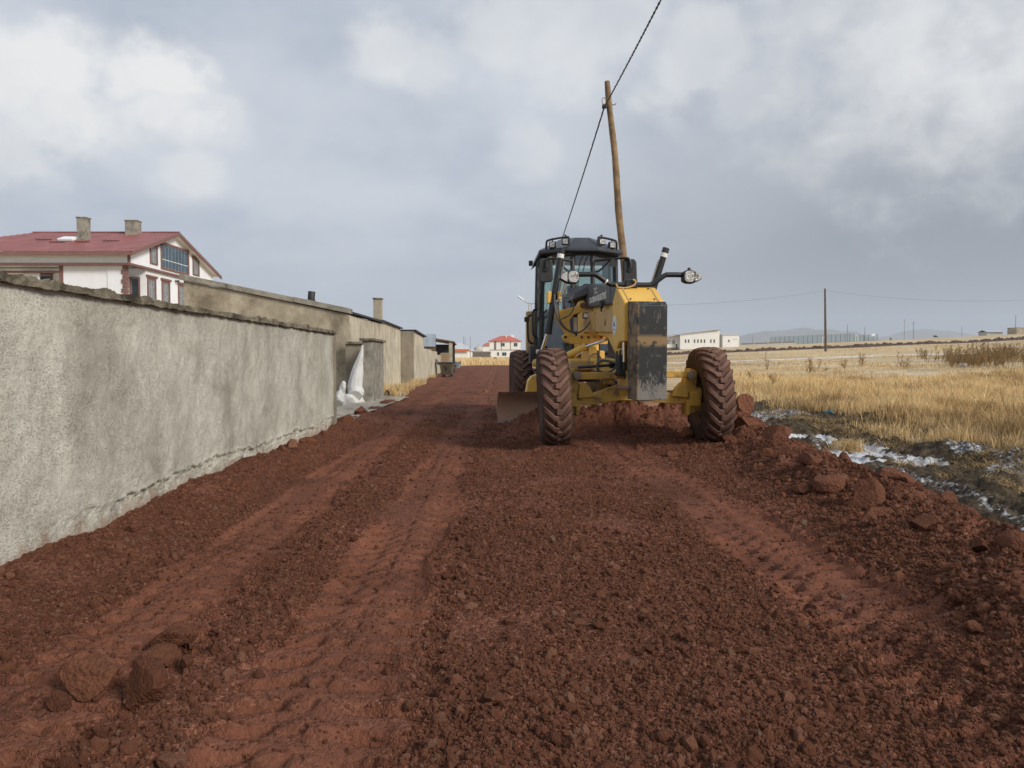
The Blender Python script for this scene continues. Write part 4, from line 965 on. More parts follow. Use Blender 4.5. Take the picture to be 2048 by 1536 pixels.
def animal(px, d, s, m, label, facing):
    x = P(px, 700, d).x; z = gz(x, d)
    sk = [(0, 0, 1.0), (.45, 0, 1.02), (-.5, 0, 1.02), (.75, 0, 1.2), (1.0, 0, 1.1), (1.22, 0, .92), (-.85, 0, .55)]
    ed = [(0, 1), (0, 2), (1, 3), (3, 4), (4, 5), (2, 6)]; rad = [.34, .33, .33, .2, .16, .09, .03]
    for bx_, base in ((.48, 1), (-.5, 2)):
        for sy in (-.2, .2):
            i = len(sk); sk += [(bx_, sy, .78), (bx_ + (.02 if bx_ > 0 else -.06), sy, .42), (bx_, sy, .04)]; rad += [.15, .075, .06]; ed += [(base, i), (i, i + 1), (i + 1, i + 2)]
    me = bpy.data.meshes.new('cow'); me.from_pydata([Vector(v) for v in sk], ed, []); o = bpy.data.objects.new('cow', me); COL.objects.link(o)
    o.modifiers.new('skin', 'SKIN'); 
    for i, v in enumerate(me.skin_vertices[0].data if me.skin_vertices else []): v.radius = (rad[i], rad[i])
    if not me.skin_vertices:
        pass
    su = o.modifiers.new('sub', 'SUBSURF'); su.levels = su.render_levels = 1
    me.materials.append(m); o.location = (x, d, z); o.scale = (s, s, s); o.rotation_euler = (0, 0, facing); tag(o, label, 'cow', 'animals on the field')
    return o
def animal_safe(*a):
    o = animal(*a)
    bm = bmesh.new(); bm.from_mesh(o.data); lay = bm.verts.layers.skin.verify(); bm.verts.ensure_lookup_table()
    rad = [.34, .33, .33, .2, .16, .09, .03] + [.15, .075, .06] * 4
    for v, q in zip(bm.verts, rad): v[lay].radius = (q, q)
    bm.verts[0][lay].use_root = True
    bm.to_mesh(o.data); bm.free()
animal_safe(1871.5, 265, .85, M['coat'], 'dark cow standing on the dry rise', R(150))
animal_safe(1781, 262, .75, M['coat2'], 'small brown animal standing end-on by the tall far pole', R(80))

# ================================================================== MOTOR GRADER (local: x image-right, y to its rear, z up; origin under front axle)
GR = empty('motor_grader', (GX, GY, GZ), GT)
tag(GR, 'dusty yellow motor grader with dark grey cab working on the red gravel road', 'motor grader')
def make_tyre():
    Rm, hw = .655, .205; b = MB()
    prof = [(-.15, .33), (-.19, .37), (-.225, .46), (-.228, .53), (-.212, .60), (-.185, .635), (-.10, .652), (0, .656)]
    prof = prof + [(-a, r) for a, r in prof[-2::-1]]
    b.lathe(prof, 'x', 72)
    N = 24
    for side in (-1, 1):
        for k in range(N):
            a0 = 2 * math.pi * (k + (.5 if side > 0 else 0)) / N
            # centre-line of a bar: lateral position, angular lead, top radius, foot radius, half length along the tread
            st = [(-.015, -.030, .690, .640, .032), (.050, -.030, .692, .640, .038), (.078, .02, .690, .640, .036), (.125, .085, .686, .635, .034), (.185, .165, .672, .615, .033), (.222, .205, .640, .565, .028), (.229, .215, .585, .545, .020)]
            vs = []
            for (lx, da, rt, rb, hl) in st:
                a = a0 - da
                for (rr_, dl) in ((rb, hl * 1.35), (rt, hl), (rt, -hl), (rb, -hl * 1.35)):
                    aa = a + dl / .67; vs.append((side * lx, rr_ * math.cos(aa), rr_ * math.sin(aa)))
            fs = []
            for i in range(len(st) - 1):
                for j in range(3): fs.append((i * 4 + j, i * 4 + j + 1, i * 4 + j + 5, i * 4 + j + 4))
            fs += [(0, 1, 2, 3), tuple(range((len(st) - 1) * 4, len(st) * 4))]
            b.add(vs, fs)
    o = b.build('tyre', M['tyre'], None, .006, True, 1); return o.data, o
TY, ty0 = make_tyre()
def make_rim():
    b = MB(); b.lathe([(-.16, .335), (-.17, .30), (-.12, .27), (-.06, .25), (-.05, .12), (-.11, .10), (-.12, 0)], 'x', 32); b.lathe([(.16, .335), (.17, .30), (.10, .27), (.02, .24), (-.03, .12)], 'x', 32)
    b.lathe([(-.16, .335), (.16, .335)], 'x', 32)
    for k in range(10):
        a = k * 2 * math.pi / 10; b.cyl((-.075, .19 * math.cos(a), .19 * math.sin(a)), (-.045, .19 * math.cos(a), .19 * math.sin(a)), .014, n=6)
    o = b.build('rim', M['rimdirt'], None, 0, True); return o.data, o
RM, rm0 = make_rim()
first = [True]
def wheel(x, y, z, lean=0, spin=0, flip=False, steer=0):
    w = empty('wheel', (x, y, z), 0, GR); w.rotation_euler = (0, lean, (math.pi if flip else 0) + steer)
    for nm, me, o0 in (('tyre', TY, ty0), ('rim', RM, rm0)):
        if first[0]: o = o0
        else:
            o = o0.copy(); COL.objects.link(o)
        o.parent = w; o.rotation_euler = (spin, 0, 0); o.scale = (.90, 1, 1)
    first[0] = False; return w
LEAN = R(-3.2); REAR = []
wheel(-1.12, 0, .655, LEAN, .1, steer=R(-6)); wheel(1.16, 0, .675, LEAN, .55, steer=R(-6))
for sx in (-1, 1):
    for yy, sp in ((5.32, .3), (6.90, 1.1)): REAR.append(wheel(sx * 1.03, yy, .69, 0, sp + sx))
def GB(name, m, fn, parent=GR, bevel=0, smooth=False):
    b = MB(); fn(b); return b.build(name, M[m] if isinstance(m, str) else [M[q] for q in m], parent, bevel, smooth)
# --- push block at the nose
GB('push_block', 'worn', lambda b: b.prism([(-1.13, .66), (-1.13, 1.875), (-1.06, 1.925), (-.70, 1.955), (-.70, .66)], 'x', -.255, .145), bevel=.012)
GB('tow_plate', 'steel', lambda b: (b.bb(-.40, -.257, -.86, -.72, .80, .83)), bevel=.006)
# --- yellow nose cover
cov = GB('front_cover', 'yellow', lambda b: b.prism([(-.695, 1.42), (-.695, 1.955), (-.30, 2.185), (-.10, 1.98), (-.10, 1.44), (-.34, 1.33), (-.47, 1.42)], 'x', -.305, .25), bevel=.018)
GB('cover_seam', 'tan', lambda b: (b.prism([(-.700, 1.45), (-.700, 1.962), (-.30, 2.192), (-.296, 2.185), (-.69, 1.952), (-.69, 1.45)], 'x', -.24, -.225), b.prism([(-.700, 1.45), (-.700, 1.962), (-.30, 2.192), (-.296, 2.185), (-.69, 1.952), (-.69, 1.45)], 'x', .165, .18)), cov)
for q in ((-.20, -.36), (.13, -.36), (-.20, -.64), (.13, -.64)):
    zz = 1.955 + (q[1] + .695) / .395 * .23; GB('cover_bolt', 'blackm', lambda b: b.cyl((q[0], q[1], zz - .01), (q[0], q[1] - .006, zz + .012), .013, n=8), cov)
# round emblem on the cover's side
def emblem():
    x = -.3075; c = (x, -.235, 1.66); ry, rz = .115, .135
    def disc(nm, m, s, dx, par):
        return GB(nm, m, lambda b: b.prism([(c[1] + ry * s * math.cos(a), c[2] + rz * s * math.sin(a)) for a in np.linspace(0, 2 * math.pi, 33)[:-1]], 'x', x - dx, x - dx - .0015), par)
    e = disc('emblem', 'whitep', 1, 0, cov); e2 = disc('emblem_field', 'ltblue', .80, .0016, cov); disc('emblem_centre', 'whitep', .70, .0032, cov)
    GB('emblem_peaks', 'blue', lambda b: b.prism([(c[1] - .06, c[2] - .02), (c[1] - .03, c[2] + .05), (c[1] - .01, c[2] + .01), (c[1] + .025, c[2] + .06), (c[1] + .06, c[2] - .02), (c[1] + .03, c[2] - .005), (c[1], c[2] - .03), (c[1] - .03, c[2] - .005)], 'x', x - .0050, x - .0064), cov)
    GB('emblem_water', 'blue', lambda b: b.prism([(c[1] - .05, c[2] - .055), (c[1] + .05, c[2] - .055), (c[1] + .04, c[2] - .07), (c[1] - .04, c[2] - .07)], 'x', x - .0050, x - .0064), cov)
emblem()
# --- light bar and headlights
bar = GB('light_bar', 'black', lambda b: b.tube(smooth_path([(-.86, -.30, 2.345), (-.66, -.30, 2.35), (-.58, -.30, 2.34), (-.42, -.30, 2.235), (-.34, -.30, 2.215), (-.1, -.30, 2.215), (.14, -.30, 2.215), (.22, -.30, 2.235), (.38, -.30, 2.345), (.46, -.30, 2.36), (.66, -.30, 2.36)], 5), .036, 12), smooth=True)
GB('bar_clamp', 'black', lambda b: (b.box((-.10, -.30, 2.225), (.17, .10, .13)), b.box((-.10, -.26, 2.14), (.11, .08, .10))), bar, .012)
GB('lamp_wire', 'tan', lambda b: b.tube(smooth_path([(-.32, -.35, 2.22), (-.29, -.36, 2.17), (-.18, -.37, 2.165), (-.08, -.38, 2.20), (-.05, -.38, 2.25), (-.09, -.38, 2.28)], 4), .012, 6), bar)
GB('bar_band', 'whitep', lambda b: (b.cyl((-.438, -.30, 2.246), (-.455, -.30, 2.258), .0385, n=14)), bar)
def headlight(x, z, s):
    h = empty('headlight', (x, -.36, z), 0, GR)
    out = [(-.115, -.07), (-.06, -.092), (.02, -.095), (.10, -.062), (.155, -.028), (.155, .022), (.10, .06), (.02, .092), (-.06, .092), (-.115, .065)]
    p = [(s * a, c) for a, c in out]
    GB('housing', 'black', lambda b: (b.prism(p, 'y', -.01, .09), b.prism([(q[0] * .6, q[1] * .6) for q in p], 'y', .09, .14)), h, .02)
    GB('main_lens', 'lens', lambda b: b.prism([(s * (-.03 + .072 * abs(math.cos(a)) ** .7 * (1 if math.cos(a) > 0 else -1)), .078 * abs(math.sin(a)) ** .7 * (1 if math.sin(a) > 0 else -1)) for a in np.linspace(0, 2 * math.pi, 25)[:-1]], 'y', -.028, -.008), h, .008)
    GB('indicator_lens', 'lens', lambda b: b.prism([(s * .052, -.070), (s * .10, -.05), (s * .145, -.022), (s * .145, .018), (s * .10, .048), (s * .052, .070)], 'y', -.022, -.008), h, .006)
    GB('bracket', 'black', lambda b: (b.box((-s * .09, .06, -.0), (.05, .06, .12)), b.cyl((-s * .02, .03, .085), (-s * .02, .03, .125), .022, n=10)), h)
headlight(-.95, 2.305, -1); headlight(.745, 2.33, 1)
# --- main frame
GB('main_frame', 'yellow', lambda b: b.prism([(-.68, .80), (-.68, 1.45), (-.12, 1.92), (.5, 2.02), (2.2, 2.06), (3.3, 1.95), (3.6, 1.15), (2.95, 1.20), (2.3, 1.66), (.7, 1.52), (.22, 1.25), (.10, .80)], 'x', -.17, .15), bevel=.02)
GB('frame_plate', 'tan', lambda b: b.prism([(.25, 1.58), (.25, 1.92), (1.95, 1.98), (2.3, 1.76), (1.2, 1.62)], 'x', -.215, -.172), bevel=.01)
GB('frame_rib', 'yellow2', lambda b: (b.bb(-.225, -.172, 1.28, 1.34, 1.60, 1.95), b.bb(-.226, -.216, .6, .7, 1.7, 1.8), b.bb(-.226, -.216, 1.5, 1.62, 1.72, 1.78)), bevel=.005)
# --- dark grey cover over the frame, lettering
gc = GB('hood_cover', 'grey', lambda b: b.prism([(.30, 1.985), (.30, 2.26), (2.05, 2.47), (2.35, 2.45), (2.35, 2.05), (1.6, 2.03)], 'x', -.235, .22), bevel=.02)
GB('cover_wing', 'grey', lambda b: b.add([(-.236, 1.75, 2.40), (-.236, 2.35, 2.46), (-.46, 2.35, 2.40), (-.40, 1.98, 2.32), (-.43, 2.0, 2.20), (-.236, 1.75, 2.26), (-.47, 2.35, 2.18), (-.236, 2.35, 2.12)], [(0, 3, 2, 1), (0, 5, 4, 3), (3, 4, 6, 2), (1, 2, 6, 7), (5, 7, 6, 4), (0, 1, 7, 5)]), gc, .012)
GB('cover_knob', 'blackm', lambda b: (b.cyl((-.236, .72, 2.015), (-.275, .72, 2.015), .062, n=18), b.box((-.26, .72, 1.94), (.02, .03, .06))), gc)
def text_mesh(s, size, name, m, parent, loc, rot, sx=1.0, align='CENTER'):
    cu = bpy.data.curves.new(name, 'FONT'); cu.body = s; cu.size = size; cu.align_x = align; cu.extrude = .001; cu.offset = size * .03
    t = bpy.data.objects.new('tmp', cu); COL.objects.link(t)
    dg = bpy.context.evaluated_depsgraph_get(); me = bpy.data.meshes.new_from_object(t.evaluated_get(dg)); bpy.data.objects.remove(t); bpy.data.curves.remove(cu)
    o = bpy.data.objects.new(name, me); COL.objects.link(o); me.materials.clear(); me.materials.append(m); o.parent = parent; o.location = loc; o.rotation_euler = rot; o.scale = (sx, 1, 1); return o
trot = (R(90), R(0), R(-90))
text_mesh('T.C.', .125, 'lettering', M['whitep'], gc, (-.2395, 1.16, 2.225), trot, .95)
text_mesh('ÇALDIRAN BELEDİYESİ', .125, 'lettering', M['whitep'], gc, (-.2395, 1.06, 2.10), trot, .86)
# --- front axle
ax = GB('front_axle', 'yellow2', lambda b: (b.prism([(-.86, .56), (-.86, .70), (-.72, .74), (-.62, .68), (-.2, .82), (.2, .82), (.62, .68), (.72, .74), (.86, .70), (.86, .56), (.6, .54), (.2, .60), (-.2, .60), (-.6, .54)], 'y', -.10, .10), b.prism([(-.16, .78), (.16, .78), (.13, 1.05), (-.13, 1.05)], 'y', -.14, .14)), bevel=.015)
GB('lean_bar', 'yellow2', lambda b: b.prism([(-.86, .90), (.86, .93), (.86, 1.02), (-.86, 1.00)], 'y', -.17, -.075), ax, .012)
for sx in (-1, 1):
    GB('knuckle', 'yellow2', lambda b: (b.prism([(sx * .80, .42), (sx * .92, .42), (sx * .95, 1.02), (sx * .84, 1.06), (sx * .76, .80)], 'y', -.10, .12), b.box((sx * .90, -.02, .62), (.16, .30, .20)), b.cyl((sx * .88, 0, .67), (sx * 1.02, 0, .67), .12, n=18), b.box((sx * .80, -.04, .50), (.06, .22, .22))), ax, .012)
    GB('pivot_pin', 'steel', lambda b: (b.cyl((sx * .82, -.20, .965), (sx * .82, -.06, .965), .055, n=16), b.cyl((sx * .82, -.215, .965), (sx * .82, -.20, .965), .03, n=10), b.cyl((sx * .83, -.13, .60), (sx * .83, .13, .60), .035, n=10)), ax)
    GB('axle_bracket', 'yellow2', lambda b: b.prism([(sx * .80, .64), (sx * .56, .66), (sx * .62, .78), (sx * .70, .86), (sx * .78, .84)], 'y', -.15, -.05), ax, .01)
GB('tie_rod', 'steel', lambda b: b.cyl((-.84, .24, .60), (.84, .24, .60), .028, n=10), ax)
GB('lean_cylinder', 'black', lambda b: (b.cyl((-.78, -.02, 1.07), (-.32, -.02, 1.10), .02, n=10), b.cyl((-.32, -.02, 1.10), (-.05, -.02, 1.115), .045, n=14)), ax)
GB('axle_bracket', 'yellow2', lambda b: b.bb(-.40, -.28, -.12, .02, .83, .90), ax, .01)
# --- drawbar, circle, moldboard
GB('drawbar', 'yellow', lambda b: (b.prism([(-.10, .15), (.10, .15), (.62, 2.3), (.30, 2.3), (0, .75), (-.30, 2.3), (-.62, 2.3)], 'z', .98, 1.20), b.bb(-.66, .66, 1.15, 1.40, .965, 1.195)), bevel=.02)
GB('drawbar_plate', 'tan', lambda b: (b.bb(-.68, .50, 1.0, 1.148, 1.02, 1.16)), bevel=.01)
cir = GB('circle', 'yellow2', lambda b: b.lathe([(.86, .60), (.86, .78), (.96, .78), (.96, .60), (.86, .60)], 'z', 64, (0, 2.6, 0)))
for k in range(48):
    a = k * 2 * math.pi / 48
    if k == 0: tooth = GB('tooth', 'yellow', lambda b: b.box((0, 0, 0), (.045, .05, .09)), cir); tm = tooth.data
    else: tooth = bpy.data.objects.new('tooth', tm); COL.objects.link(tooth); tooth.parent = cir
    tooth.location = (.595 * math.cos(a), 2.6 + .595 * math.sin(a), .91); tooth.rotation_euler = (0, 0, a)
GB('circle_gearbox', 'yellow', lambda b: (b.box((-.12, 1.85, 1.25), (.34, .30, .16)), b.cyl((-.12, 1.85, 1.30), (-.12, 1.85, 1.55), .10, n=16)), bevel=.02)
MBy = R(6); mbr = empty('moldboard', (.12, 2.62, 0), MBy, GR)
def mold_prof(k):  # concave front towards -y
    return [(.16 - .17 * math.sin(math.pi * (.08 + .84 * t)) * 1.0 + .03, .10 + .50 * t) for t in np.linspace(0, 1, 12)]
fp = [(-.10 + .14 * math.sin(math.pi * (.05 + .9 * t)), .12 + .50 * t) for t in np.linspace(0, 1, 12)]
bp_ = [(y + .028, z) for y, z in fp][::-1]
GB('blade_plate', 'blade', lambda b: b.prism(fp + bp_, 'x', -1.60, 1.80), mbr, 0, True)
for x0, x1 in ((-1.80, -1.603), (1.803, 2.0)): GB('end_bit', 'blade', lambda b: b.prism([(y - .012, z) for y, z in fp] + [(y + .012, z) for y, z in bp_] , 'x', x0, x1), mbr, 0, True)
GB('cutting_edge', 'steel', lambda b: b.prism([(-.125, .02), (-.095, .16), (-.070, .16), (-.100, .02)], 'x', -1.80, 2.0), mbr)
GB('blade_arm', 'yellow', lambda b: b.prism([(.10, .30), (.16, .62), (.10, .86), (.32, .88), (.50, .72), (.30, .25)], 'x', -.92, -.78), mbr, .012)
GB('blade_arm', 'yellow', lambda b: b.prism([(.10, .30), (.16, .62), (.10, .86), (.32, .88), (.50, .72), (.30, .25)], 'x', .62, .76), mbr, .012)
# arch over the left of the blade
GB('circle_arm', 'yellow', lambda b: b.prism([(x + .34, z - .02) for x, z in [(-1.46, .60), (-1.42, .82), (-1.36, .90), (-1.26, .94), (-.80, .94), (-.80, .82), (-1.12, .82), (-1.22, .76), (-1.26, .60)]], 'y', 2.75, 2.95), bevel=.015)
GB('arm_ball', 'yellow2', lambda b: (b.bb(-.98, -.84, 2.3, 2.5, .93, 1.10), b.lathe([(1.05, 0), (1.05, .09), (1.12, .11), (1.18, .08), (1.20, 0)], 'z', 16, (-.97, 2.35, 0))), bevel=.012)
# --- lift arms (bell cranks), link bar, cylinders
arm_pts = [(-.755, 2.02), (-.74, 2.06), (-.65, 2.01), (-.38, 2.075), (-.34, 2.16), (-.27, 2.175), (-.215, 2.10), (-.235, 2.01), (-.30, 1.975), (-.44, 1.93), (-.515, 1.83), (-.49, 1.68), (-.40, 1.58), (-.40, 1.50), (-.53, 1.50), (-.575, 1.62), (-.66, 1.76), (-.745, 1.90)]
def lift_arm(s):
    a = GB('lift_arm', 'yellow', lambda b: b.prism([(s * x, z) for x, z in arm_pts], 'y', 1.88, 2.02), GR, .014)
    GB('pivot_pin', 'rust', lambda b: b.cyl((s * .285, 1.86, 2.085), (s * .285, 2.06, 2.085), .048, n=18), a)
    GB('lower_pin', 'yellow', lambda b: b.cyl((s * .465, 1.84, 1.53), (s * .465, 2.04, 1.53), .058, n=18), a)
    GB('bolt', 'rust', lambda b: (b.cyl((s * .60, 1.872, 1.885), (s * .60, 1.882, 1.885), .012, n=8), b.cyl((s * .565, 1.872, 1.895), (s * .565, 1.882, 1.895), .012, n=8)), a)
    GB('decal_plate', 'whitep', lambda b: b.bb(s * .245 - .035, s * .245 + .035, 1.838, 1.842, 1.885, 1.95), a)
    GB('decal_frame', 'blackm', lambda b: b.bb(s * .245 - .05, s * .245 + .05, 1.843, 1.86, 1.865, 1.965), a)
lift_arm(-1); lift_arm(1)
GB('arm_stay', 'blackm', lambda b: (b.bb(-.42, -.335, 2.05, 2.12, 1.52, 2.02)), bevel=.01)
GB('stay_decal', 'whitep', lambda b: b.bb(-.408, -.348, 2.042, 2.048, 1.66, 1.90))
link_poly = [(-.64, 1.50), (-.66, 1.55), (-.63, 1.60), (-.56, 1.60), (-.52, 1.55), (-.42, 1.55), (-.37, 1.61), (.37, 1.61), (.42, 1.55), (.52, 1.55), (.56, 1.60), (.63, 1.60), (.66, 1.55), (.64, 1.50), (.5, 1.44), (-.5, 1.44)]
lk = GB('link_bar', 'yellow', lambda b: b.prism(link_poly, 'y', 1.78, 1.835), GR, .008)
for x, m in ((-.60, 'blackm'), (-.325, 'rust'), (-.215, 'rust'), (-.105, 'steel'), (.005, 'rust'), (.115, 'rust'), (.225, 'rust'), (.325, 'rust'), (.60, 'blackm')):
    GB('pin_hole', m, lambda b: b.cyl((x, 1.765, 1.553), (x, 1.795, 1.553), .024, n=14), lk)
def lift_cyl(x0, z0, x1, z1, xr, zr, s):
    c = GB('lift_cylinder', 'black', lambda b: b.tube([(x0, 1.80, z0), (x0 + (x1 - x0) * .5, 1.80, z0 + (z1 - z0) * .5), (x1, 1.80, z1)], [.052, .055, .055], 18), GR, 0, True)
    d = Vector((x1 - x0, 0, z1 - z0)); u = d.normalized(); a = Vector((x0, 1.80, z0))
    GB('end_cap', 'blackm', lambda b: b.cyl(a - u * .015, a + u * .06, .058, n=18), c); GB('white_band', 'whitep', lambda b: b.cyl(a + u * .075, a + u * .145, .0575, n=18), c)
    GB('gland', 'blackm', lambda b: b.cyl((x1, 1.8, z1), tuple(Vector((x1, 1.8, z1)) + u * .10), .062, n=18), c)
    GB('rod', 'chrome', lambda b: b.cyl((x1, 1.80, z1), (xr, 1.95, zr), .030, n=16), c)
    GB('port_pipe', 'steel', lambda b: b.tube([a + u * .2 + Vector((s * .07, -.02, 0)), a + u * d.length * .85 + Vector((s * .075, -.02, 0))], .013, 6), c)
    k = a + u * d.length * .60
    for e in (-1, 1): GB('trunnion', 'yellow', lambda b: b.prism([(k.x + e * .085 - .03, k.z - .12), (k.x + e * .085 + .03, k.z - .10), (k.x + e * .085 + .035, k.z + .06), (k.x + e * .085 + .01, k.z + .10), (k.x + e * .085 - .035, k.z + .08)], 'y', 1.74, 1.87), c, .012)
    GB('clamp', 'chrome', lambda b: b.box((k.x + .07, 1.735, k.z - .08), (.10, .03, .035)), c, .005)
lift_cyl(-.665, 3.0, -.875, 1.70, -1.02, 1.16, 1); lift_cyl(1.12, 3.04, .70, 1.72, .60, 1.16, -1)
sc = GB('side_cylinder', 'yellow', lambda b: (b.cyl((-.66, 1.55, 1.215), (-.345, 1.42, 1.385), .062, n=18), b.cyl((-.36, 1.425, 1.378), (-.335, 1.415, 1.39), .070, n=18)), GR, 0, True)
GB('rod', 'chrome', lambda b: b.cyl((-.345, 1.42, 1.385), (.10, 1.22, 1.545), .024, n=14), sc)
GB('band_decal', 'whitep', lambda b: b.prism([(-.50, 1.235), (-.38, 1.30), (-.385, 1.315), (-.505, 1.25)], 'y', 1.395, 1.40), sc)
GB('hanger_lug', 'yellow', lambda b: b.prism([(1.2, 1.0), (1.2, 1.25), (1.35, 1.38), (1.65, 1.38), (1.9, 1.2), (1.9, 1.0)], 'x', -.30, -.18), bevel=.012)
GB('inner_box', 'blackm', lambda b: (b.bb(-.10, .12, .45, .95, 1.22, 1.50), b.bb(-.16, .14, 2.4, 3.1, 1.25, 1.60)), bevel=.01)
GB('valve_block', 'blackm', lambda b: (b.box((-.22, -.25, 1.10), (.09, .16, .30)), b.box((-.21, -.42, 1.20), (.05, .05, .32)), b.box((-.24, -.1, 1.22), (.06, .2, .06))), bevel=.008)
GB('valve_rod', 'chrome', lambda b: (b.cyl((-.24, -.47, 1.15), (-.24, -.47, 1.42), .022, n=10)))
GB('hose_bracket', 'steel', lambda b: (b.bb(-.36, -.32, .55, .59, 1.0, 1.32), b.tube([(-.40 + .10 * math.cos(a), .52, 1.14 + .13 * math.sin(a)) for a in np.linspace(0, 2 * math.pi, 20)], .010, 6)))
# --- hoses
def hose(pts, r=.016, m='hose', n=8): GB('hose', m, lambda b: b.tube(smooth_path(pts, 6), r, n), GR, 0, True)
hose([(-.80, 1.72, 2.25), (-.80, 1.66, 2.05), (-.77, 1.62, 1.86), (-.66, 1.60, 1.70), (-.50, 1.60, 1.62), (-.36, 1.60, 1.65), (-.22, 1.62, 1.80), (-.17, 1.66, 2.00), (-.24, 1.72, 2.20)], .014)
hose([(-.72, 1.70, 2.18), (-.745, 1.64, 1.98), (-.70, 1.61, 1.78), (-.58, 1.60, 1.66), (-.44, 1.60, 1.625)], .012)
hose([(-.66, 1.70, 2.20), (-.56, 1.66, 2.19), (-.49, 1.65, 2.06), (-.55, 1.66, 1.92), (-.69, 1.68, 1.84)], .010)
hose([(-.60, 1.70, 2.60), (-.63, 1.68, 2.40), (-.70, 1.68, 2.22)], .018, 'steel')
hose([(-.24, -.2, 1.02), (-.30, -.10, .98), (-.48, -.05, 1.02), (-.50, -.05, 1.12), (-.42, -.06, 1.17), (-.28, -.12, 1.14), (-.10, -.30, 1.10), (-.20, -.62, 1.08)], .019)
hose([(-.20, -.18, 1.32), (-.23, -.14, 1.15), (-.30, -.10, 1.03), (-.44, -.06, .99), (-.56, -.05, 1.00)], .016)
hose([(-.26, -.20, 1.30), (-.27, -.2, 1.15), (-.26, -.2, 1.02), (-.30, -.12, .95)], .018)
hose([(-.20, -.42, 1.38), (-.21, -.40, 1.2), (-.16, -.40, 1.02), (-.18, -.3, .92)], .015)
hose([(-.45, 2.6, 2.6), (-.50, 2.3, 2.40), (-.55, 2.2, 2.2), (-.56, 2.1, 2.05)], .02)
# --- cab (on the rear frame)
front_parts = set(GR.children)
cabz0, cabz1 = 1.28, 3.17
plan = [(-.195, 3.15), (.195, 3.15), (.74, 3.72), (.74, 5.0), (-.74, 5.0), (-.74, 3.72)]
cab = GB('cab_shell', 'grey', lambda b: (b.prism([(x * .97, (y - 4.1) * .97 + 4.1) for x, y in plan], 'z', 1.20, 1.30), b.prism([(-.70, 4.97), (.70, 4.97), (.70, 5.02), (-.70, 5.02)], 'z', 1.30, 2.2),
      b.prism([(-.72, 4.3), (-.66, 4.3), (-.66, 4.96), (-.72, 4.96)], 'z', 1.30, 3.15), b.prism([(.66, 4.3), (.72, 4.3), (.72, 4.96), (.66, 4.96)], 'z', 1.30, 3.15)), GR, .01)
for i, (x, y) in enumerate(plan):
    r = .042 if i < 2 else .05
    GB('pillar', 'black', lambda b: b.tube([(x, y, 1.22), (x * .98, y + (.02 if i < 2 else 0), 2.2), (x * .95, y + (.06 if i < 2 else 0), 3.20)], r, 8), cab, 0, True)
def pane(i, j, z0, z1, nm='window_pane'):
    a, c = Vector((*plan[i], 0)), Vector((*plan[j], 0)); u = (c - a).normalized(); a = a + u * .05; c = c - u * .05
    n = Vector((u.y, -u.x, 0))
    GB(nm, 'cabglass', lambda b: b.quad((a.x, a.y, z0), (c.x, c.y, z0), (c.x * .96, c.y + .03, z1), (a.x * .96, a.y + .03, z1)), cab)
pane(0, 1, 1.32, 3.14, 'windshield'); pane(1, 2, 1.32, 3.14); pane(5, 0, 1.32, 3.14); pane(2, 3, 1.55, 3.1); pane(4, 5, 1.32, 3.1); pane(3, 4, 2.22, 3.1, 'rear_window')
GB('sill_rail', 'black', lambda b: b.tube([(plan[5][0], plan[5][1], 1.32), (plan[0][0], plan[0][1], 1.32), (plan[1][0], plan[1][1], 1.32), (plan[2][0], plan[2][1], 1.32)], .045, 8), cab, 0, True)
GB('header_rail', 'black', lambda b: (b.tube([(-.72, 3.72, 3.15), (-.19, 3.19, 3.15), (.19, 3.19, 3.15), (.72, 3.72, 3.15)], .05, 8)), cab, 0, True)
GB('sun_band', 'black', lambda b: b.prism([(-.175, 3.02), (.175, 3.02), (.17, 3.18), (-.17, 3.18)], 'y', 3.205, 3.225), cab)
# roof: eaves plate and low pyramid
def roof(b):
    e = [(-.30, 3.02), (.30, 3.02), (.80, 3.45), (.80, 5.1), (-.80, 5.1), (-.80, 3.45)]; lo = [(x, y, 3.165) for x, y in e]; hi = [(x, y, 3.235) for x, y in e]
    t = [(-.13, 3.25, 3.45), (.13, 3.25, 3.45), (.36, 3.8, 3.50), (.36, 4.9, 3.48), (-.36, 4.9, 3.48), (-.36, 3.8, 3.50)]
    vs = lo + hi + t; fs = [tuple(range(6))[::-1]] + [(i, (i + 1) % 6, 6 + (i + 1) % 6, 6 + i) for i in range(6)] + [(6 + i, 6 + (i + 1) % 6, 12 + (i + 1) % 6, 12 + i) for i in range(6)] + [tuple(range(12, 18))]
    b.add(vs, fs)
GB('cab_roof', 'grey', roof, GR, .02)
GB('roof_lip', 'blackm', lambda b: (b.prism([(-.80, 3.10), (-.72, 3.17), (-.80, 3.17), (-.86, 3.05)], 'y', 3.5, 5.0)), cab)
def rack(s):
    rk = GB('lamp_rack', 'black', lambda b: b.tube(smooth_path([(s * .66, 3.36, 3.20), (s * .66, 3.34, 3.36), (s * .61, 3.31, 3.41), (s * .33, 3.10, 3.43), (s * .27, 3.07, 3.40), (s * .27, 3.07, 3.20)], 4), .020, 8), GR, 0, True)
    for (x, y) in ((s * .56, 3.24), (s * .34, 3.06)):
        zc = 3.345 if abs(x) < .5 else 3.31
        w = empty('work_light', (x, y, zc), s * R(12), GR)
        GB('housing', 'blackm', lambda b: (b.box((0, .03, 0), (.125, .07, .125)), b.box((0, .03, .08), (.02, .02, .08)), b.box((0, .03, .12), (.05, .03, .02))), w, .015)
        GB('lens', 'lens', lambda b: b.box((0, -.012, 0), (.092, .012, .092)), w, .006)
rack(-1); rack(1)
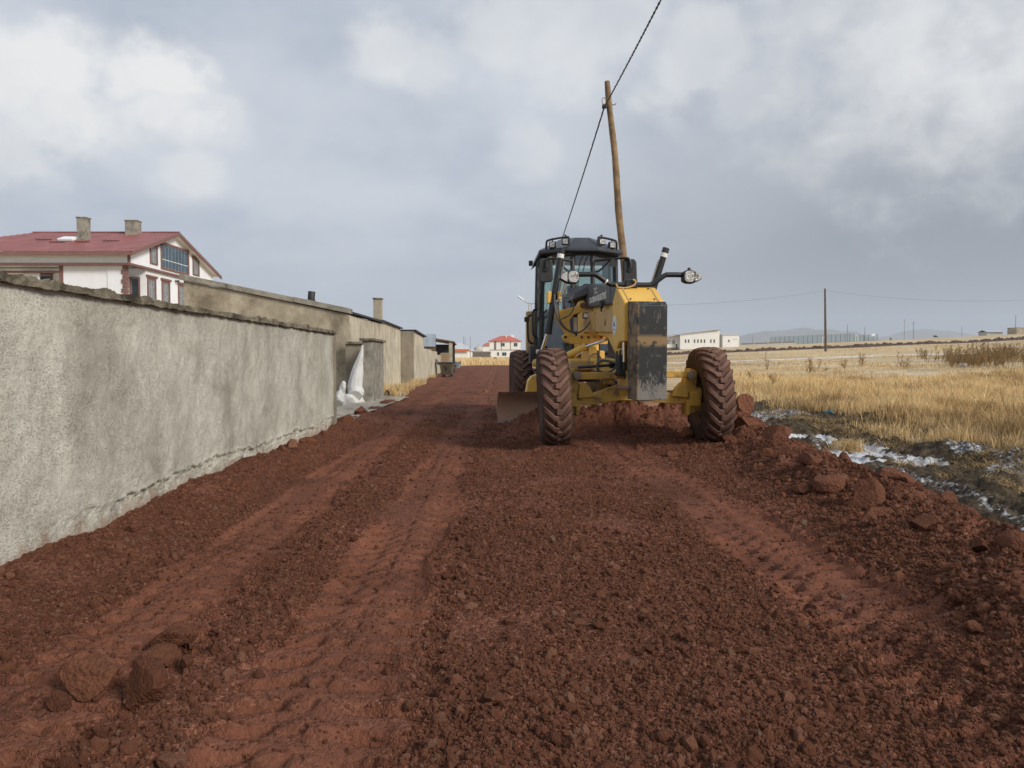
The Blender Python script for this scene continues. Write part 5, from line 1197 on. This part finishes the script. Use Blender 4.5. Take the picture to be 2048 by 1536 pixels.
def mirror(s):
    mx = .84 if s > 0 else -.70
    mr = empty('mirror', (mx, 2.98, 2.80), 0, GR); mr.scale = (1.2, 1, 1.05)
    GB('mirror_shell', 'blackm', lambda b: b.prism([(-.10, -.18), (-.075, -.205), (.085, -.195), (.11, -.15), (.10, .15), (.07, .205), (-.07, .215), (-.105, .18)], 'y', -.035, .03), mr, .025)
    GB('mirror_glass', 'chrome', lambda b: b.bb(-.085, .085, .0305, .034, -.17, .18), mr)
    GB('mirror_ball', 'black', lambda b: b.cyl((0, -.06, .02), (0, -.03, .02), .04, n=12), mr)
    GB('mirror_arm', 'black', lambda b: b.tube(smooth_path([(s * .20, 3.12, 3.0), (s * .45, 3.05, 3.02), (mx - s * .08, 2.93, 3.03), (mx - s * .01, 2.92, 2.98), (mx, 2.92, 2.84)], 5), .022, 8), GR, 0, True)
    GB('mirror_stay', 'black', lambda b: b.tube(smooth_path([(s * .20, 3.12, 2.80), (s * .30, 3.08, 2.82), (s * .50, 3.05, 3.02)], 4), .018, 8), GR, 0, True)
mirror(-1); mirror(1)
GB('round_mirror', 'blackm', lambda b: b.cyl((.55, 3.02, 2.95), (.55, 2.99, 2.95), .075, n=18))
for x in (-.06, .03): GB('wiper', 'blackm', lambda b: b.tube([(x + .06, 3.12, 3.10), (x, 3.10, 2.95), (x - .05, 3.10, 2.72)], .008, 6))
# inside the cab
GB('seat', 'seat', lambda b: (b.box((0, 4.35, 1.85), (.5, .5, .14)), b.box((0, 4.62, 2.22), (.46, .12, .62)), b.box((0, 4.64, 2.62), (.26, .09, .16)), b.box((0, 4.4, 1.55), (.3, .34, .48))), cab, .04)
GB('steering_wheel', 'blackm', lambda b: (b.tube([(.19 * math.cos(a), 3.80 + .10 * math.sin(a), 2.18 + .15 * math.sin(a)) for a in np.linspace(0, 2 * math.pi, 25)], .017, 8), b.cyl((0, 3.80, 2.18), (0, 3.62, 1.5), .04, n=10)), cab)
GB('console', 'blackm', lambda b: (b.box((0, 3.6, 1.62), (.30, .22, .62)), b.box((-.42, 4.2, 1.75), (.16, .5, .5)), b.box((.42, 4.2, 1.75), (.16, .5, .5))), cab, .03)
GB('control_lever', 'blackm', lambda b: (b.tube([(-.40, 4.05, 2.0), (-.40, 4.0, 2.14)], .02, 8), b.tube([(.40, 4.05, 2.0), (.40, 4.0, 2.14)], .02, 8)), cab)
GB('door_trim', 'bingrey', lambda b: b.bb(-.775, -.750, 3.95, 4.02, 1.60, 2.55), cab)
GB('front_apron', 'blackm', lambda b: (b.prism([(-.62, 3.1), (.62, 3.1), (.70, 3.6), (-.70, 3.6)], 'z', .98, 1.19), b.box((-.55, 3.3, 1.12), (.28, .35, .26))), GR, .02)
GB('side_cable', 'hose', lambda b: (b.tube(smooth_path([(-.80, 3.55, 3.12), (-.815, 3.55, 2.9), (-.78, 3.55, 2.6), (-.81, 3.6, 2.45), (-.80, 3.62, 2.30), (-.775, 3.65, 2.1)], 5), .017, 6), b.tube(smooth_path([(-.76, 3.6, 2.5), (-.80, 3.55, 2.35), (-.78, 3.6, 2.05), (-.80, 3.8, 1.9)], 4), .014, 6)), GR, 0, True)
GB('corner_lamp', 'blackm', lambda b: b.box((-.89, 4.4, 3.12), (.08, .10, .10)), GR, .01)
# --- rear: engine hood, tandems, frame, steps, boxes
GB('engine_hood', 'yellow', lambda b: b.prism([(5.08, 1.15), (5.08, 2.25), (7.7, 2.15), (8.0, 1.9), (8.0, 1.15)], 'x', -.56, .56), GR, .05)
GB('rear_frame', 'blackm', lambda b: (b.bb(-.42, .42, 3.6, 7.9, .75, 1.14)), GR, .02)
for s in (-1, 1):
    GB('side_panel', 'tan', lambda b: b.prism([(5.06, 1.05), (5.06, 2.2), (5.4, 2.2), (5.4, 1.05)], 'x', s * .94, s * .57), GR, .02)
    GB('tandem_case', 'yellow2', lambda b: b.prism([(5.0, .55), (5.0, .85), (5.4, .95), (6.8, .95), (7.2, .85), (7.2, .55), (6.8, .45), (5.4, .45)], 'x', s * .62, s * .80), GR, .03)
    GB('battery_box', 'blackm', lambda b: (b.box((s * .80, 3.85, 1.27), (.30, .5, .34)), b.box((s * .80, 3.58, 1.33), (.12, .02, .12))), GR, .015)
    GB('handrail', 'black', lambda b: b.tube(smooth_path([(s * .75, 4.45, 2.20), (s * .83, 4.40, 2.17), (s * .85, 4.40, 2.05), (s * .84, 4.40, 1.70), (s * .76, 4.42, 1.62)], 5), .022, 8), GR, 0, True)
    GB('handrail', 'black', lambda b: b.tube(smooth_path([(s * .83, 4.7, 2.10), (s * .92, 4.65, 2.06), (s * .94, 4.65, 1.9), (s * .92, 4.65, 1.58), (s * .82, 4.68, 1.50)], 5), .022, 8), GR, 0, True)
    GB('rail_lamp', 'blackm', lambda b: b.box((s * .96, 4.6, 2.0), (.10, .08, .10)), GR, .012)
    GB('step', 'blackm', lambda b: (b.bb(s * .75, s * 1.0, 4.1, 4.5, .95, .98), b.bb(s * .78, s * 1.0, 4.1, 4.5, .62, .65), b.bb(s * .76, s * .78, 4.1, 4.5, .62, 1.2)), GR, .005)
GB('box_decal', 'whitep', lambda b: b.bb(-.84, -.76, 3.563, 3.568, 1.29, 1.37))
GB('exhaust', 'black', lambda b: b.tube([(.25, 6.2, 2.1), (.25, 6.2, 2.9), (.25, 6.3, 3.05)], .06, 12), GR, 0, True)

# the machine is articulated: the rear frame with cab, engine and tandems stands turned a few degrees to the front frame
REAR += [o for o in GR.children if o not in front_parts]
ART = Matrix.Translation((0, 3.2, 0)) @ Matrix.Rotation(R(-5), 4, 'Z') @ Matrix.Translation((0, -3.2, 0))
bpy.context.view_layer.update()
for o in REAR: o.matrix_basis = ART @ o.matrix_basis

# ================================================================== stones
def rock_mesh(seed, sub=4):
    bm = bmesh.new(); bmesh.ops.create_icosphere(bm, subdivisions=sub, radius=.5)
    rs = np.random.default_rng(seed); off = rs.uniform(0, 50, 3)
    # flat broken faces by clipping against random planes, then pitting
    planes = [(Vector(rs.normal(size=3)).normalized(), rs.uniform(.22, .38)) for _ in range(9)]
    for v in bm.verts:
        p = v.co.copy()
        for n, d in planes:
            k = p.dot(n) - d
            if k > 0: p -= n * k
        n3 = lambda f, o, sd_: sum(float(fbm(np.array(a_ * f + off[0]), np.array(b_ * f + off[1] + o), sd_ + e, 3)) for e, (a_, b_) in enumerate(((p.x, p.y), (p.y, p.z), (p.z, p.x)))) * .6
        q = n3(4, 0, seed); q2 = n3(13, 5, seed + 40); v.co = p * (1 + .055 * q + .03 * q2)
    me = bpy.data.meshes.new('rock'); bm.to_mesh(me); bm.free(); me.materials.append(M['clod'])
    me.polygons.foreach_set('use_smooth', [True] * len(me.polygons)); me.set_sharp_from_angle(angle=R(24)); return me
RK = [rock_mesh(s) for s in range(8)]
def rock(x, y, w, h, label, group, sink=.25, m=None):
    me = random.choice(RK); o = bpy.data.objects.new('rock', me); COL.objects.link(o)
    z = float(top_z(np.array(x), np.array(y))); o.scale = (w * 1.4, w * random.uniform(1.0, 1.45), h * 1.75)
    o.rotation_euler = (random.uniform(-.35, .35), random.uniform(-.35, .35), random.uniform(0, 6.28)); o.location = (x, y, z + h * (.5 - sink)); tag(o, label, 'rock', group); return o
def rocks(lst, label, group, sink=.25):
    for i, (px, py, wpx, hpx) in enumerate(lst):
        lab = label[i] if isinstance(label, (list, tuple)) else label
        g = Gp(px, py + hpx * .4, .02); k = g.y / F * .88; rock(g.x, g.y, wpx * k, hpx * k, lab, group, sink)
rocks([(1497, 868, 46, 36), (1493, 833, 42, 44)], ['squat red boulder on the ground in front of the taller boulder by the right wheel', 'tall angular red boulder standing right behind the front wheel near the grass'], 'boulders beside the right front wheel', .12)
rocks([(1554, 898, 58, 34), (1735, 1005, 72, 58), (1660, 988, 62, 34), (1795, 982, 70, 34), (1620, 965, 46, 26), (1760, 1040, 52, 40), (1640, 938, 40, 24), (1688, 942, 40, 24), (1570, 942, 26, 26), (1890, 990, 42, 32), (1850, 1092, 64, 32), (2028, 1140, 56, 52), (1955, 1125, 52, 26), (1700, 1020, 34, 24), (1600, 990, 34, 20), (1720, 960, 34, 18), (1830, 1010, 44, 26), (1530, 930, 26, 18), (1905, 1050, 40, 22), (1590, 915, 30, 18), (1660, 920, 26, 16), (1945, 1040, 36, 22), (1740, 1060, 40, 24)],
      'loose red scoria rock in the windrow along the muddy verge', 'rocks in the right windrow', .28)
rocks([(1455, 883, 40, 22), (1375, 872, 36, 24), (1330, 852, 30, 20), (1417, 842, 26, 16), (1310, 832, 22, 16), (1345, 905, 26, 12), (1290, 862, 22, 12)], 'red rock in the churned soil between the front wheels', 'rocks under the grader', .25)
rocks([(300, 1365, 96, 78), (182, 1350, 100, 66), (120, 1402, 50, 32), (348, 1268, 88, 44), (332, 1300, 62, 26), (374, 1312, 28, 24), (428, 1286, 22, 20), (300, 1310, 30, 28)], ['largest upright crusty red clod left of the wheel tracks', 'broad low red clod beside the largest upright clod', 'small red clod at the foot of the broad low clod', 'long flat red clod lying uphill of the largest clod', 'thin red slab lying just below the long flat clod', 'small knobbly red stone beside the thin red slab', 'lone small red stone at the edge of the wheel track past the clods', 'small red clod wedged between the thin slab and the largest clod'], 'clods left of the tracks', .08)
rocks([(138, 1524, 36, 26), (200, 1465, 22, 16), (350, 1512, 58, 20), (228, 1482, 24, 16), (90, 1466, 20, 16), (250, 1450, 18, 14), (40, 1240, 20, 12), (430, 1240, 18, 12), (520, 1335, 22, 16), (505, 1215, 16, 10)], 'small red stone lying left of the wheel tracks near the wall', 'stones left of the tracks', .3)
rocks([(584, 893, 28, 20), (616, 880, 34, 20), (262, 1046, 26, 18), (38, 1150, 32, 18), (500, 946, 16, 10), (690, 838, 36, 20), (722, 824, 26, 14), (330, 1020, 18, 12), (430, 968, 14, 10), (140, 1095, 18, 12), (565, 900, 18, 12), (650, 862, 16, 10)], 'red stone resting against the foot of the yard wall', 'stones along the wall foot', .25)
rocks([(1272, 1096, 22, 14), (1140, 1252, 18, 14), (1196, 1246, 30, 18), (1160, 1240, 24, 18), (1105, 1250, 22, 14), (1090, 1424, 26, 22), (1112, 1460, 30, 18), (1076, 1450, 18, 14), (985, 1386, 52, 24), (1015, 1235, 26, 18), (1330, 1448, 38, 24), (1540, 1244, 26, 16), (1480, 1290, 20, 14), (875, 1420, 28, 22), (770, 1330, 18, 12), (820, 1395, 20, 14), (640, 1052, 16, 10), (710, 1068, 16, 10), (1340, 1010, 18, 10), (1390, 1090, 22, 12), (1440, 1140, 20, 12), (1270, 1315, 22, 16), (1300, 1290, 20, 14), (1625, 1190, 22, 12), (1230, 1010, 14, 9), (905, 1510, 24, 18), (1450, 1400, 28, 18), (1565, 1505, 34, 20), (1700, 1330, 26, 16), (1820, 1250, 30, 16), (970, 780, 12, 7), (1000, 1130, 14, 9), (950, 1165, 16, 10)],
      'pale red pebble sized stone on the loose gravel between the tracks', 'stones between the tracks', .28)

def pebbles():
    """loose scoria chips, more of them and finer near the standing point, none on the packed tracks"""
    pts = []
    N = 430000
    y = np.exp(rng.uniform(np.log(1.35), np.log(19), N)); t = rng.uniform(0, 1, N); x = x_left(y) + .03 + (x_right(y) + .15 - x_left(y)) * t
    vis = np.abs(x) < .80 * y + .3
    m, off = tracks(x, y); keep = vis & (rng.uniform(0, 1, N) > .88 * sst(.1, .6, m))
    keep &= rng.uniform(0, 1, N) > sst(7.5, 18.5, y)
    keep &= (vn(x * 1.5, y * 1.5, 171) + .7 * vn(x * 5, y * 5, 172) + 1.15 > rng.uniform(0, 1.3, N))
    x, y = x[keep], y[keep]; n = len(x)
    s = .0022 + .0021 * rng.exponential(1, n) + .0004 * y; s = np.where(rng.uniform(0, 1, n) < .018, s * 2.6, s); s = np.minimum(s, .03)
    s = s * np.where(x > x_right(y) - 1.5, 1.35, 1)
    z = road_z(x, y) + s * .12
    sc = np.stack([s * rng.uniform(.8, 1.4, n), s * rng.uniform(.8, 1.3, n), s * rng.uniform(.55, 1.0, n)], -1); ro = rng.uniform(0, 6.28, (n, 3))
    me = bpy.data.meshes.new('pebbles'); V = np.stack([x, y, z], -1).astype(np.float32); me.vertices.add(n); me.vertices.foreach_set('co', V.ravel())
    for an, av in (('sc', sc), ('ro', ro)):
        a = me.attributes.new(an, 'FLOAT_VECTOR', 'POINT'); a.data.foreach_set('vector', av.astype(np.float32).ravel())
    o = bpy.data.objects.new('loose_gravel', me); COL.objects.link(o); tag(o, 'loose red scoria chips scattered over the road', kind='stuff')
    ng = bpy.data.node_groups.new('pebbles', 'GeometryNodeTree')
    ng.interface.new_socket('Geometry', in_out='INPUT', socket_type='NodeSocketGeometry'); ng.interface.new_socket('Geometry', in_out='OUTPUT', socket_type='NodeSocketGeometry')
    nn, ll = ng.nodes, ng.links; gi = nn.new('NodeGroupInput'); go = nn.new('NodeGroupOutput'); inst = nn.new('GeometryNodeInstanceOnPoints')
    ico = nn.new('GeometryNodeMeshIcoSphere'); ico.inputs['Radius'].default_value = 1; ico.inputs['Subdivisions'].default_value = 2
    sp = nn.new('GeometryNodeSetPosition'); nz = nn.new('ShaderNodeTexNoise'); nz.inputs['Scale'].default_value = 1.3
    vm = nn.new('ShaderNodeVectorMath'); vm.operation = 'SUBTRACT'; vm.inputs[1].default_value = (.5, .5, .5); vs = nn.new('ShaderNodeVectorMath'); vs.operation = 'SCALE'; vs.inputs['Scale'].default_value = 1.3
    ll.new(nz.outputs['Color'], vm.inputs[0]); ll.new(vm.outputs[0], vs.inputs[0]); ll.new(vs.outputs[0], sp.inputs['Offset']); ll.new(ico.outputs[0], sp.inputs['Geometry'])
    sm = nn.new('GeometryNodeSetMaterial'); sm.inputs['Material'].default_value = M['chip']; ll.new(sp.outputs[0], sm.inputs[0])
    def na(name):
        q = nn.new('GeometryNodeInputNamedAttribute'); q.data_type = 'FLOAT_VECTOR'; q.inputs[0].default_value = name; return q.outputs[0]
    ll.new(gi.outputs[0], inst.inputs['Points']); ll.new(sm.outputs[0], inst.inputs['Instance']); ll.new(na('sc'), inst.inputs['Scale'])
    er = nn.new('FunctionNodeEulerToRotation'); ll.new(na('ro'), er.inputs[0]); ll.new(er.outputs[0], inst.inputs['Rotation'])
    ll.new(inst.outputs[0], go.inputs[0]); md = o.modifiers.new('chips', 'NODES'); md.node_group = ng
pebbles()

def sacks():
    def crumple(name, parent, loc, sc, rz, seed):
        me = rock_mesh(seed, 4); me.materials.clear(); me.materials.append(M['sack']); o = bpy.data.objects.new(name, me); COL.objects.link(o); o.parent = parent; o.location = loc; o.scale = sc; o.rotation_euler = (.25, -.2, rz); return o
    p = P(700, 822, 20.0); r = empty('sack', (p.x, p.y, p.z)); tag(r, 'tall white woven sack hanging against the gate pillar and slumping to the ground', 'sack', 'white sacks in the gateway')
    crumple('slumped_body', r, (.06, 0, .20), (.82, .62, .62), .4, 31); crumple('slumped_body', r, (-.16, -.08, .13), (.52, .5, .46), 1.4, 35); crumple('slumped_body', r, (.16, .02, .46), (.46, .44, .62), 2.0, 38)
    n = 26; V = []; rows = [(725, 690, 1.2), (723, 704, 3), (720, 718, 5.5), (717, 732, 8), (714, 746, 10.5), (711, 760, 12), (710, 774, 13), (712, 790, 13)]
    for i, (cx, py, hw) in enumerate(rows):
        c = P(cx, py, 20.0) - p
        for k in range(n):
            a = 2 * math.pi * k / n; f = 1 + .22 * math.sin(4 * a + i * .5) * (.4 + .6 * math.cos(a) ** 2) + .12 * math.sin(9 * a - i * .8); w = hw / F * 20; V.append((c.x + w * math.cos(a) * f, c.y + w * .55 * math.sin(a) * f, c.z))
    m = len(rows); i = np.arange(m - 1)[:, None] * n + np.arange(n)[None]; j = np.arange(m - 1)[:, None] * n + (np.arange(n)[None] + 1) % n
    o = np_mesh('hanging_top', np.array(V), np.stack([i, j, j + n, i + n], -1).reshape(-1, 4), M['sack'], r, smooth=True)
    p = P(681, 816, 18.6); r = empty('sack', (p.x, p.y, p.z)); tag(r, 'smaller crumpled white sack lying behind the end of the yard wall', 'sack', 'white sacks in the gateway')
    crumple('crumpled_body', r, (0, 0, .22), (.40, .36, .62), .7, 41); crumple('loose_fold', r, (.03, .02, .50), (.24, .2, .42), 2.2, 44)
sacks()
# rubble and grey stones by the gate pillar
def rubble():
    m2 = [me.copy() for me in RK[:4]]
    for me in m2: me.materials.clear(); me.materials.append(M['slab'])
    for i in range(14):
        px = random.uniform(772, 812); py = random.uniform(778, 797) - (px - 772) * .12; g = Gp(px, py, .05); s = random.uniform(.10, .30)
        o = bpy.data.objects.new('rubble_stone', random.choice(m2)); COL.objects.link(o); o.location = (g.x, g.y, float(top_z(g.x, g.y)) + .02 + s * .2); o.scale = (s, s, s * .7); o.rotation_euler = (random.random(), random.random(), random.random() * 6)
        tag(o, 'grey stone in the rubble heap beside the gate pillar', 'stone', 'rubble by the gate pillar')
    g = Gp(776, 793, .05); me = RK[6].copy(); me.materials.clear(); me.materials.append(M['bag']); o = bpy.data.objects.new('hollow_lump', me); COL.objects.link(o); o.location = (g.x, g.y, .10); o.scale = (.42, .36, .34); tag(o, 'black lump standing in for a dark hollow at the foot of the gate pillar', 'bag')  # black lump added to stand in for the shade of a hollow
rubble()

# ================================================================== dry grass and weeds
def blades(name, label, x, y, z, h, w, lean, mat_, cat=None, seg=2, kind='stuff', rnd=None, group=None):
    n = len(x); a = rng.uniform(0, 2 * math.pi, n); la = rng.uniform(0, 2 * math.pi, n); ll = lean * h * rng.uniform(.2, 1.3, n)
    dx, dy = np.cos(a) * w / 2, np.sin(a) * w / 2; V = []
    for k, (t, ww) in enumerate(((0, 1), (.55, .8))):
        cx = x + np.cos(la) * ll * t * t; cy = y + np.sin(la) * ll * t * t; cz = z + h * t * (1 - .12 * lean * t)
        V += [np.stack([cx - dx * ww, cy - dy * ww, cz], -1), np.stack([cx + dx * ww, cy + dy * ww, cz], -1)]
    V.append(np.stack([x + np.cos(la) * ll, y + np.sin(la) * ll, z + h * (1 - .18 * lean)], -1))
    V = np.stack(V, 1).reshape(-1, 3); i = np.arange(n)[:, None] * 5
    T = np.concatenate([i + np.array([[0, 1, 3]]), i + np.array([[0, 3, 2]]), i + np.array([[2, 3, 4]])])
    if rnd is None: rnd = rng.uniform(0, 1, n)
    o = np_mesh(name, V, T, mat_, None, False, {'rnd': np.repeat(rnd, 5)}); tag(o, label, cat, group, kind); return o
def grass():
    N = 640000; y = np.exp(rng.uniform(np.log(5.5), np.log(62), N)); x = y * rng.uniform(.26, 1.45, N)
    t = x - x_right(y)
    edge = 1.75 + .8 * vn(x * .6, y * .6, 201) + .35 * vn(x * 2, y * 2, 202) + .055 * np.clip(12 - y, 0, 6)
    clump = vn(x * .9, y * .45, 203) + .6 * vn(x * 2.7, y * 1.6, 204)
    gap = sst(.22, .55, fbm(x * .16, y * .22, 207, 3))                         # bare pale pans
    p = sst(0, .8, t - edge) * np.clip(.62 + .42 * clump, .04, 1) * (1 - .93 * gap * sst(14, 22, y)) * (1 - .80 * sst(34, 46, y))
    k = rng.uniform(0, 1, N) < p * np.where(x < .84 * y, .66, .40); x, y, clump = x[k], y[k], clump[k]; n = len(x)
    h = (.17 + .17 * np.clip(clump, -.9, 1.3) + .10 * rng.exponential(1, n) * .6) * (1 + .15 * vn(x * .2, y * .2, 205)) * (1 - .4 * sst(30, 45, y)); h = np.clip(h, .06, .75)
    rn = np.clip(.50 + .34 * fbm(x * .45, y * .3, 206, 3) - .10 * sst(9, 22, x) + rng.normal(0, .18, n) + .12 * np.clip(y / 25 - 1, -.6, 1), 0, .99)
    blades('dry_grass', 'golden dry grass covering the field beyond the muddy verge', x, y, ground_or_verge(x, y), h, .004 + .00062 * y, .45, M['straw'], rnd=rn)
    N = 46000; y = np.exp(rng.uniform(np.log(40), np.log(135), N)); x = y * rng.uniform(.12, 1.2, N); k = (fbm(x * .25, y * .12, 221, 3) > -.05) & (np.abs(y - 72 - .8 * np.sin(x * .07)) > 2.4); x, y = x[k], y[k]
    blades('stubble', 'short dry stubble scattered over the far field', x, y, ground_z(x, y) - .01, rng.uniform(.04, .15, len(x)), .015 + .0007 * y, .8, M['straw'], rnd=np.clip(.55 + .30 * fbm(x * .12, y * .1, 222, 3) + rng.normal(0, .2, len(x)), 0, .95))
    # grass under the walls on the left
    N = 9000; y = rng.uniform(22.8, 46, N); xl = x_left(y) ; x = xl + .15 - np.abs(rng.normal(0, .55, N)) * np.where(y < 30, 1.1, .45); wallx = np.where(y < 35, -5.3, np.where(y < 43, -4.75, -4.6)); k = (x > wallx) & (vn(y * .5, y * 0, 8) > -.35); x, y = x[k], y[k]; n = len(x)
    blades('dry_grass', 'dry golden grass growing along the foot of the outbuildings', x, y, np.full(n, -.03), rng.uniform(.12, .50, n), .016 + 0 * x, .5, M['straw'])
    p = Gp(930, 741); N = 900; x = p.x + rng.normal(0, .9, N); y = p.y + rng.normal(0, 2, N); k = x < x_left(y) + .3
    blades('dry_grass', 'dry grass tuft beside the grey bin', x[k], y[k], ground_z(x[k], y[k]), rng.uniform(.15, .55, k.sum()), .03 + 0 * x[k], .5, M['straw'])
    # field in front of the far houses
    N = 16000; y = rng.uniform(92, 180, N); x = y * rng.uniform(-.10, .03, N); blades('dry_grass', 'tall pale dry grass in front of the far houses', x, y, ground_z(x, y), rng.uniform(.2, .9, N), .10 + 0 * x, .5, M['straw'], rnd=rng.uniform(.4, .95, N))
    # matted straw and tussock on the verge
    N = 42000; y = np.exp(rng.uniform(np.log(4.6), np.log(17), N)); x = x_right(y) + rng.uniform(.35, 3.4, N); k = (vn(x * 1.3, y * 1.3, 211) + .5 * vn(x * 4, y * 4, 212) > .05); k &= ~((fbm(x * 1.1, y * 1.1, 101, 4) < -.18) | (np.abs(x - x_right(y) - .42) < .22)); x, y = x[k], y[k]
    blades('matted_straw', 'matted dead straw lying on the churned verge', x, y, verge_z(x, y), rng.uniform(.03, .13, len(x)), .005 + .0005 * y, 2.0, M['weed'], rnd=rng.uniform(.1, 1, len(x)))
    for (px, py, s, lb) in ((1700, 890, 1, 'spiky yellow grass tussock on the muddy verge'), (1560, 815, .7, 'small yellow green grass tuft beside the boulders')):
        g = Gp(px, py, -.1); N = 420; a = rng.uniform(0, 6.28, N); rr_ = np.abs(rng.normal(0, .16 * s, N)); x = g.x + rr_ * np.cos(a); y = g.y + rr_ * np.sin(a)
        o = blades('grass_tussock', lb, x - g.x, y - g.y, 0 * x - .02, rng.uniform(.12, .34, N) * s, .009 + 0 * x, 1.1, M['straw'], 'grass tuft', kind=None); o.location = (g.x, g.y, float(verge_z(np.array(g.x), np.array(g.y))))
def ground_or_verge(x, y):
    v = verge_z(x, y); g = ground_z(x, y); t = x - x_right(y); return np.where((t < 3.4) & (y < 26), v, g) - .01
grass()
def weed(px, d, h, n, label, group=None, spread=.5):
    """tall dry stalks with short side shoots and seed heads"""
    x0 = P(px, 700, d).x; z0 = float(ground_z(x0, d)); V = []; T = []; rn = []
    def strip(a, b, w, r):
        i = len(V); s = Vector((w / 2, 0, 0)); s2 = Vector((0, w / 2, 0)); V.extend([a - s, a + s, b + s * .6, b - s * .6, a - s2, a + s2, b + s2 * .6, b - s2 * .6]); T.extend([(i, i + 1, i + 2), (i, i + 2, i + 3), (i + 4, i + 5, i + 6), (i + 4, i + 6, i + 7)]); rn.extend([r] * 8)
    for _ in range(n):
        bx_ = Vector((random.gauss(0, spread), random.gauss(0, spread), -.02)); hh = h * random.uniform(.55, 1.05); tp = bx_ + Vector((random.gauss(0, .12), random.gauss(0, .12), hh)); r = random.random(); w = .005 + .00030 * d
        strip(bx_, tp, w, r)
        for k in range(int(14 * hh) + 6):
            t = random.uniform(.12, 1); p = bx_.lerp(tp, t); a = random.uniform(0, 6.28); l = random.uniform(.06, .34) * (1.25 - t * .8); strip(p, p + Vector((math.cos(a) * l, math.sin(a) * l, l * .9)), w * 1.5, min(1, r * .6 + .3 * random.random()))
    o = np_mesh('dry_weed', np.array([tuple(v) for v in V]), np.array(T), M['weed'], None, False, {'rnd': np.array(rn)}); o.location = (x0, d, z0); tag(o, label, 'weed', group); return o
lbl = 'slender dry weed stalk standing in the stubble'
for px, d, h, n in ((1535, 46, 1.15, 2), (1620, 40, 1.1, 5), (1640, 42, .8, 2), (1690, 44, .85, 3), (1722, 50, 1.0, 5), (1797, 44, 1.05, 2), (1812, 44, .9, 3), (1845, 58, 1.2, 5), (1505, 33, .5, 3), (1556, 30, .55, 3)): weed(px, d, h, n, lbl, 'slender dry weeds in the stubble', .10)
for i in range(30):
    weed(1870 + 230 * random.random() ** .8, random.uniform(43, 58), random.uniform(.7, 1.5), 12, 'tall brown dry weed clump in the thicket on the field rise', 'thicket of tall dry weeds', .60)
for px, py, s in ((1925, 724, .32),):
    g = P(px, 724, 45); o = bpy.data.objects.new('litter_bag', RK[3].copy()); o.data.materials.clear(); o.data.materials.append(M['sack']); COL.objects.link(o); o.location = (g.x, 45, float(ground_z(g.x, 45)) + .12); o.scale = (.55, .4, .34); tag(o, 'white plastic litter lying before the weed thicket', 'litter')
g = Gp(1655, 838, -.05); o = bpy.data.objects.new('litter_bag', RK[5].copy()); o.data.materials.clear(); o.data.materials.append(mat('teal plastic', (.03, .09, .10), .4, var=.3, bump=.3)); COL.objects.link(o); o.location = (g.x, g.y, float(verge_z(np.array(g.x), np.array(g.y))) + .05); o.scale = (.26, .2, .16); tag(o, 'crumpled dark teal plastic bag lying on the verge', 'litter')

# ================================================================== air: thin grey haze
def haze():
    b = MB(); b.bb(-9800, 9800, -9800, 9800, -60, 560); m = bpy.data.materials.new('thin haze'); m.use_nodes = True; t = NT(m.node_tree); t.n.clear()
    out = t.add('ShaderNodeOutputMaterial'); v = t.add('ShaderNodeVolumePrincipled'); v.inputs['Color'].default_value = (.70, .80, .95, 1); v.inputs['Density'].default_value = .00013; v.inputs['Anisotropy'].default_value = .1
    t.l.new(v.outputs[0], out.inputs['Volume']); o = b.build('haze', m); tag(o, 'thin grey haze over the plain', kind='stuff')
haze()
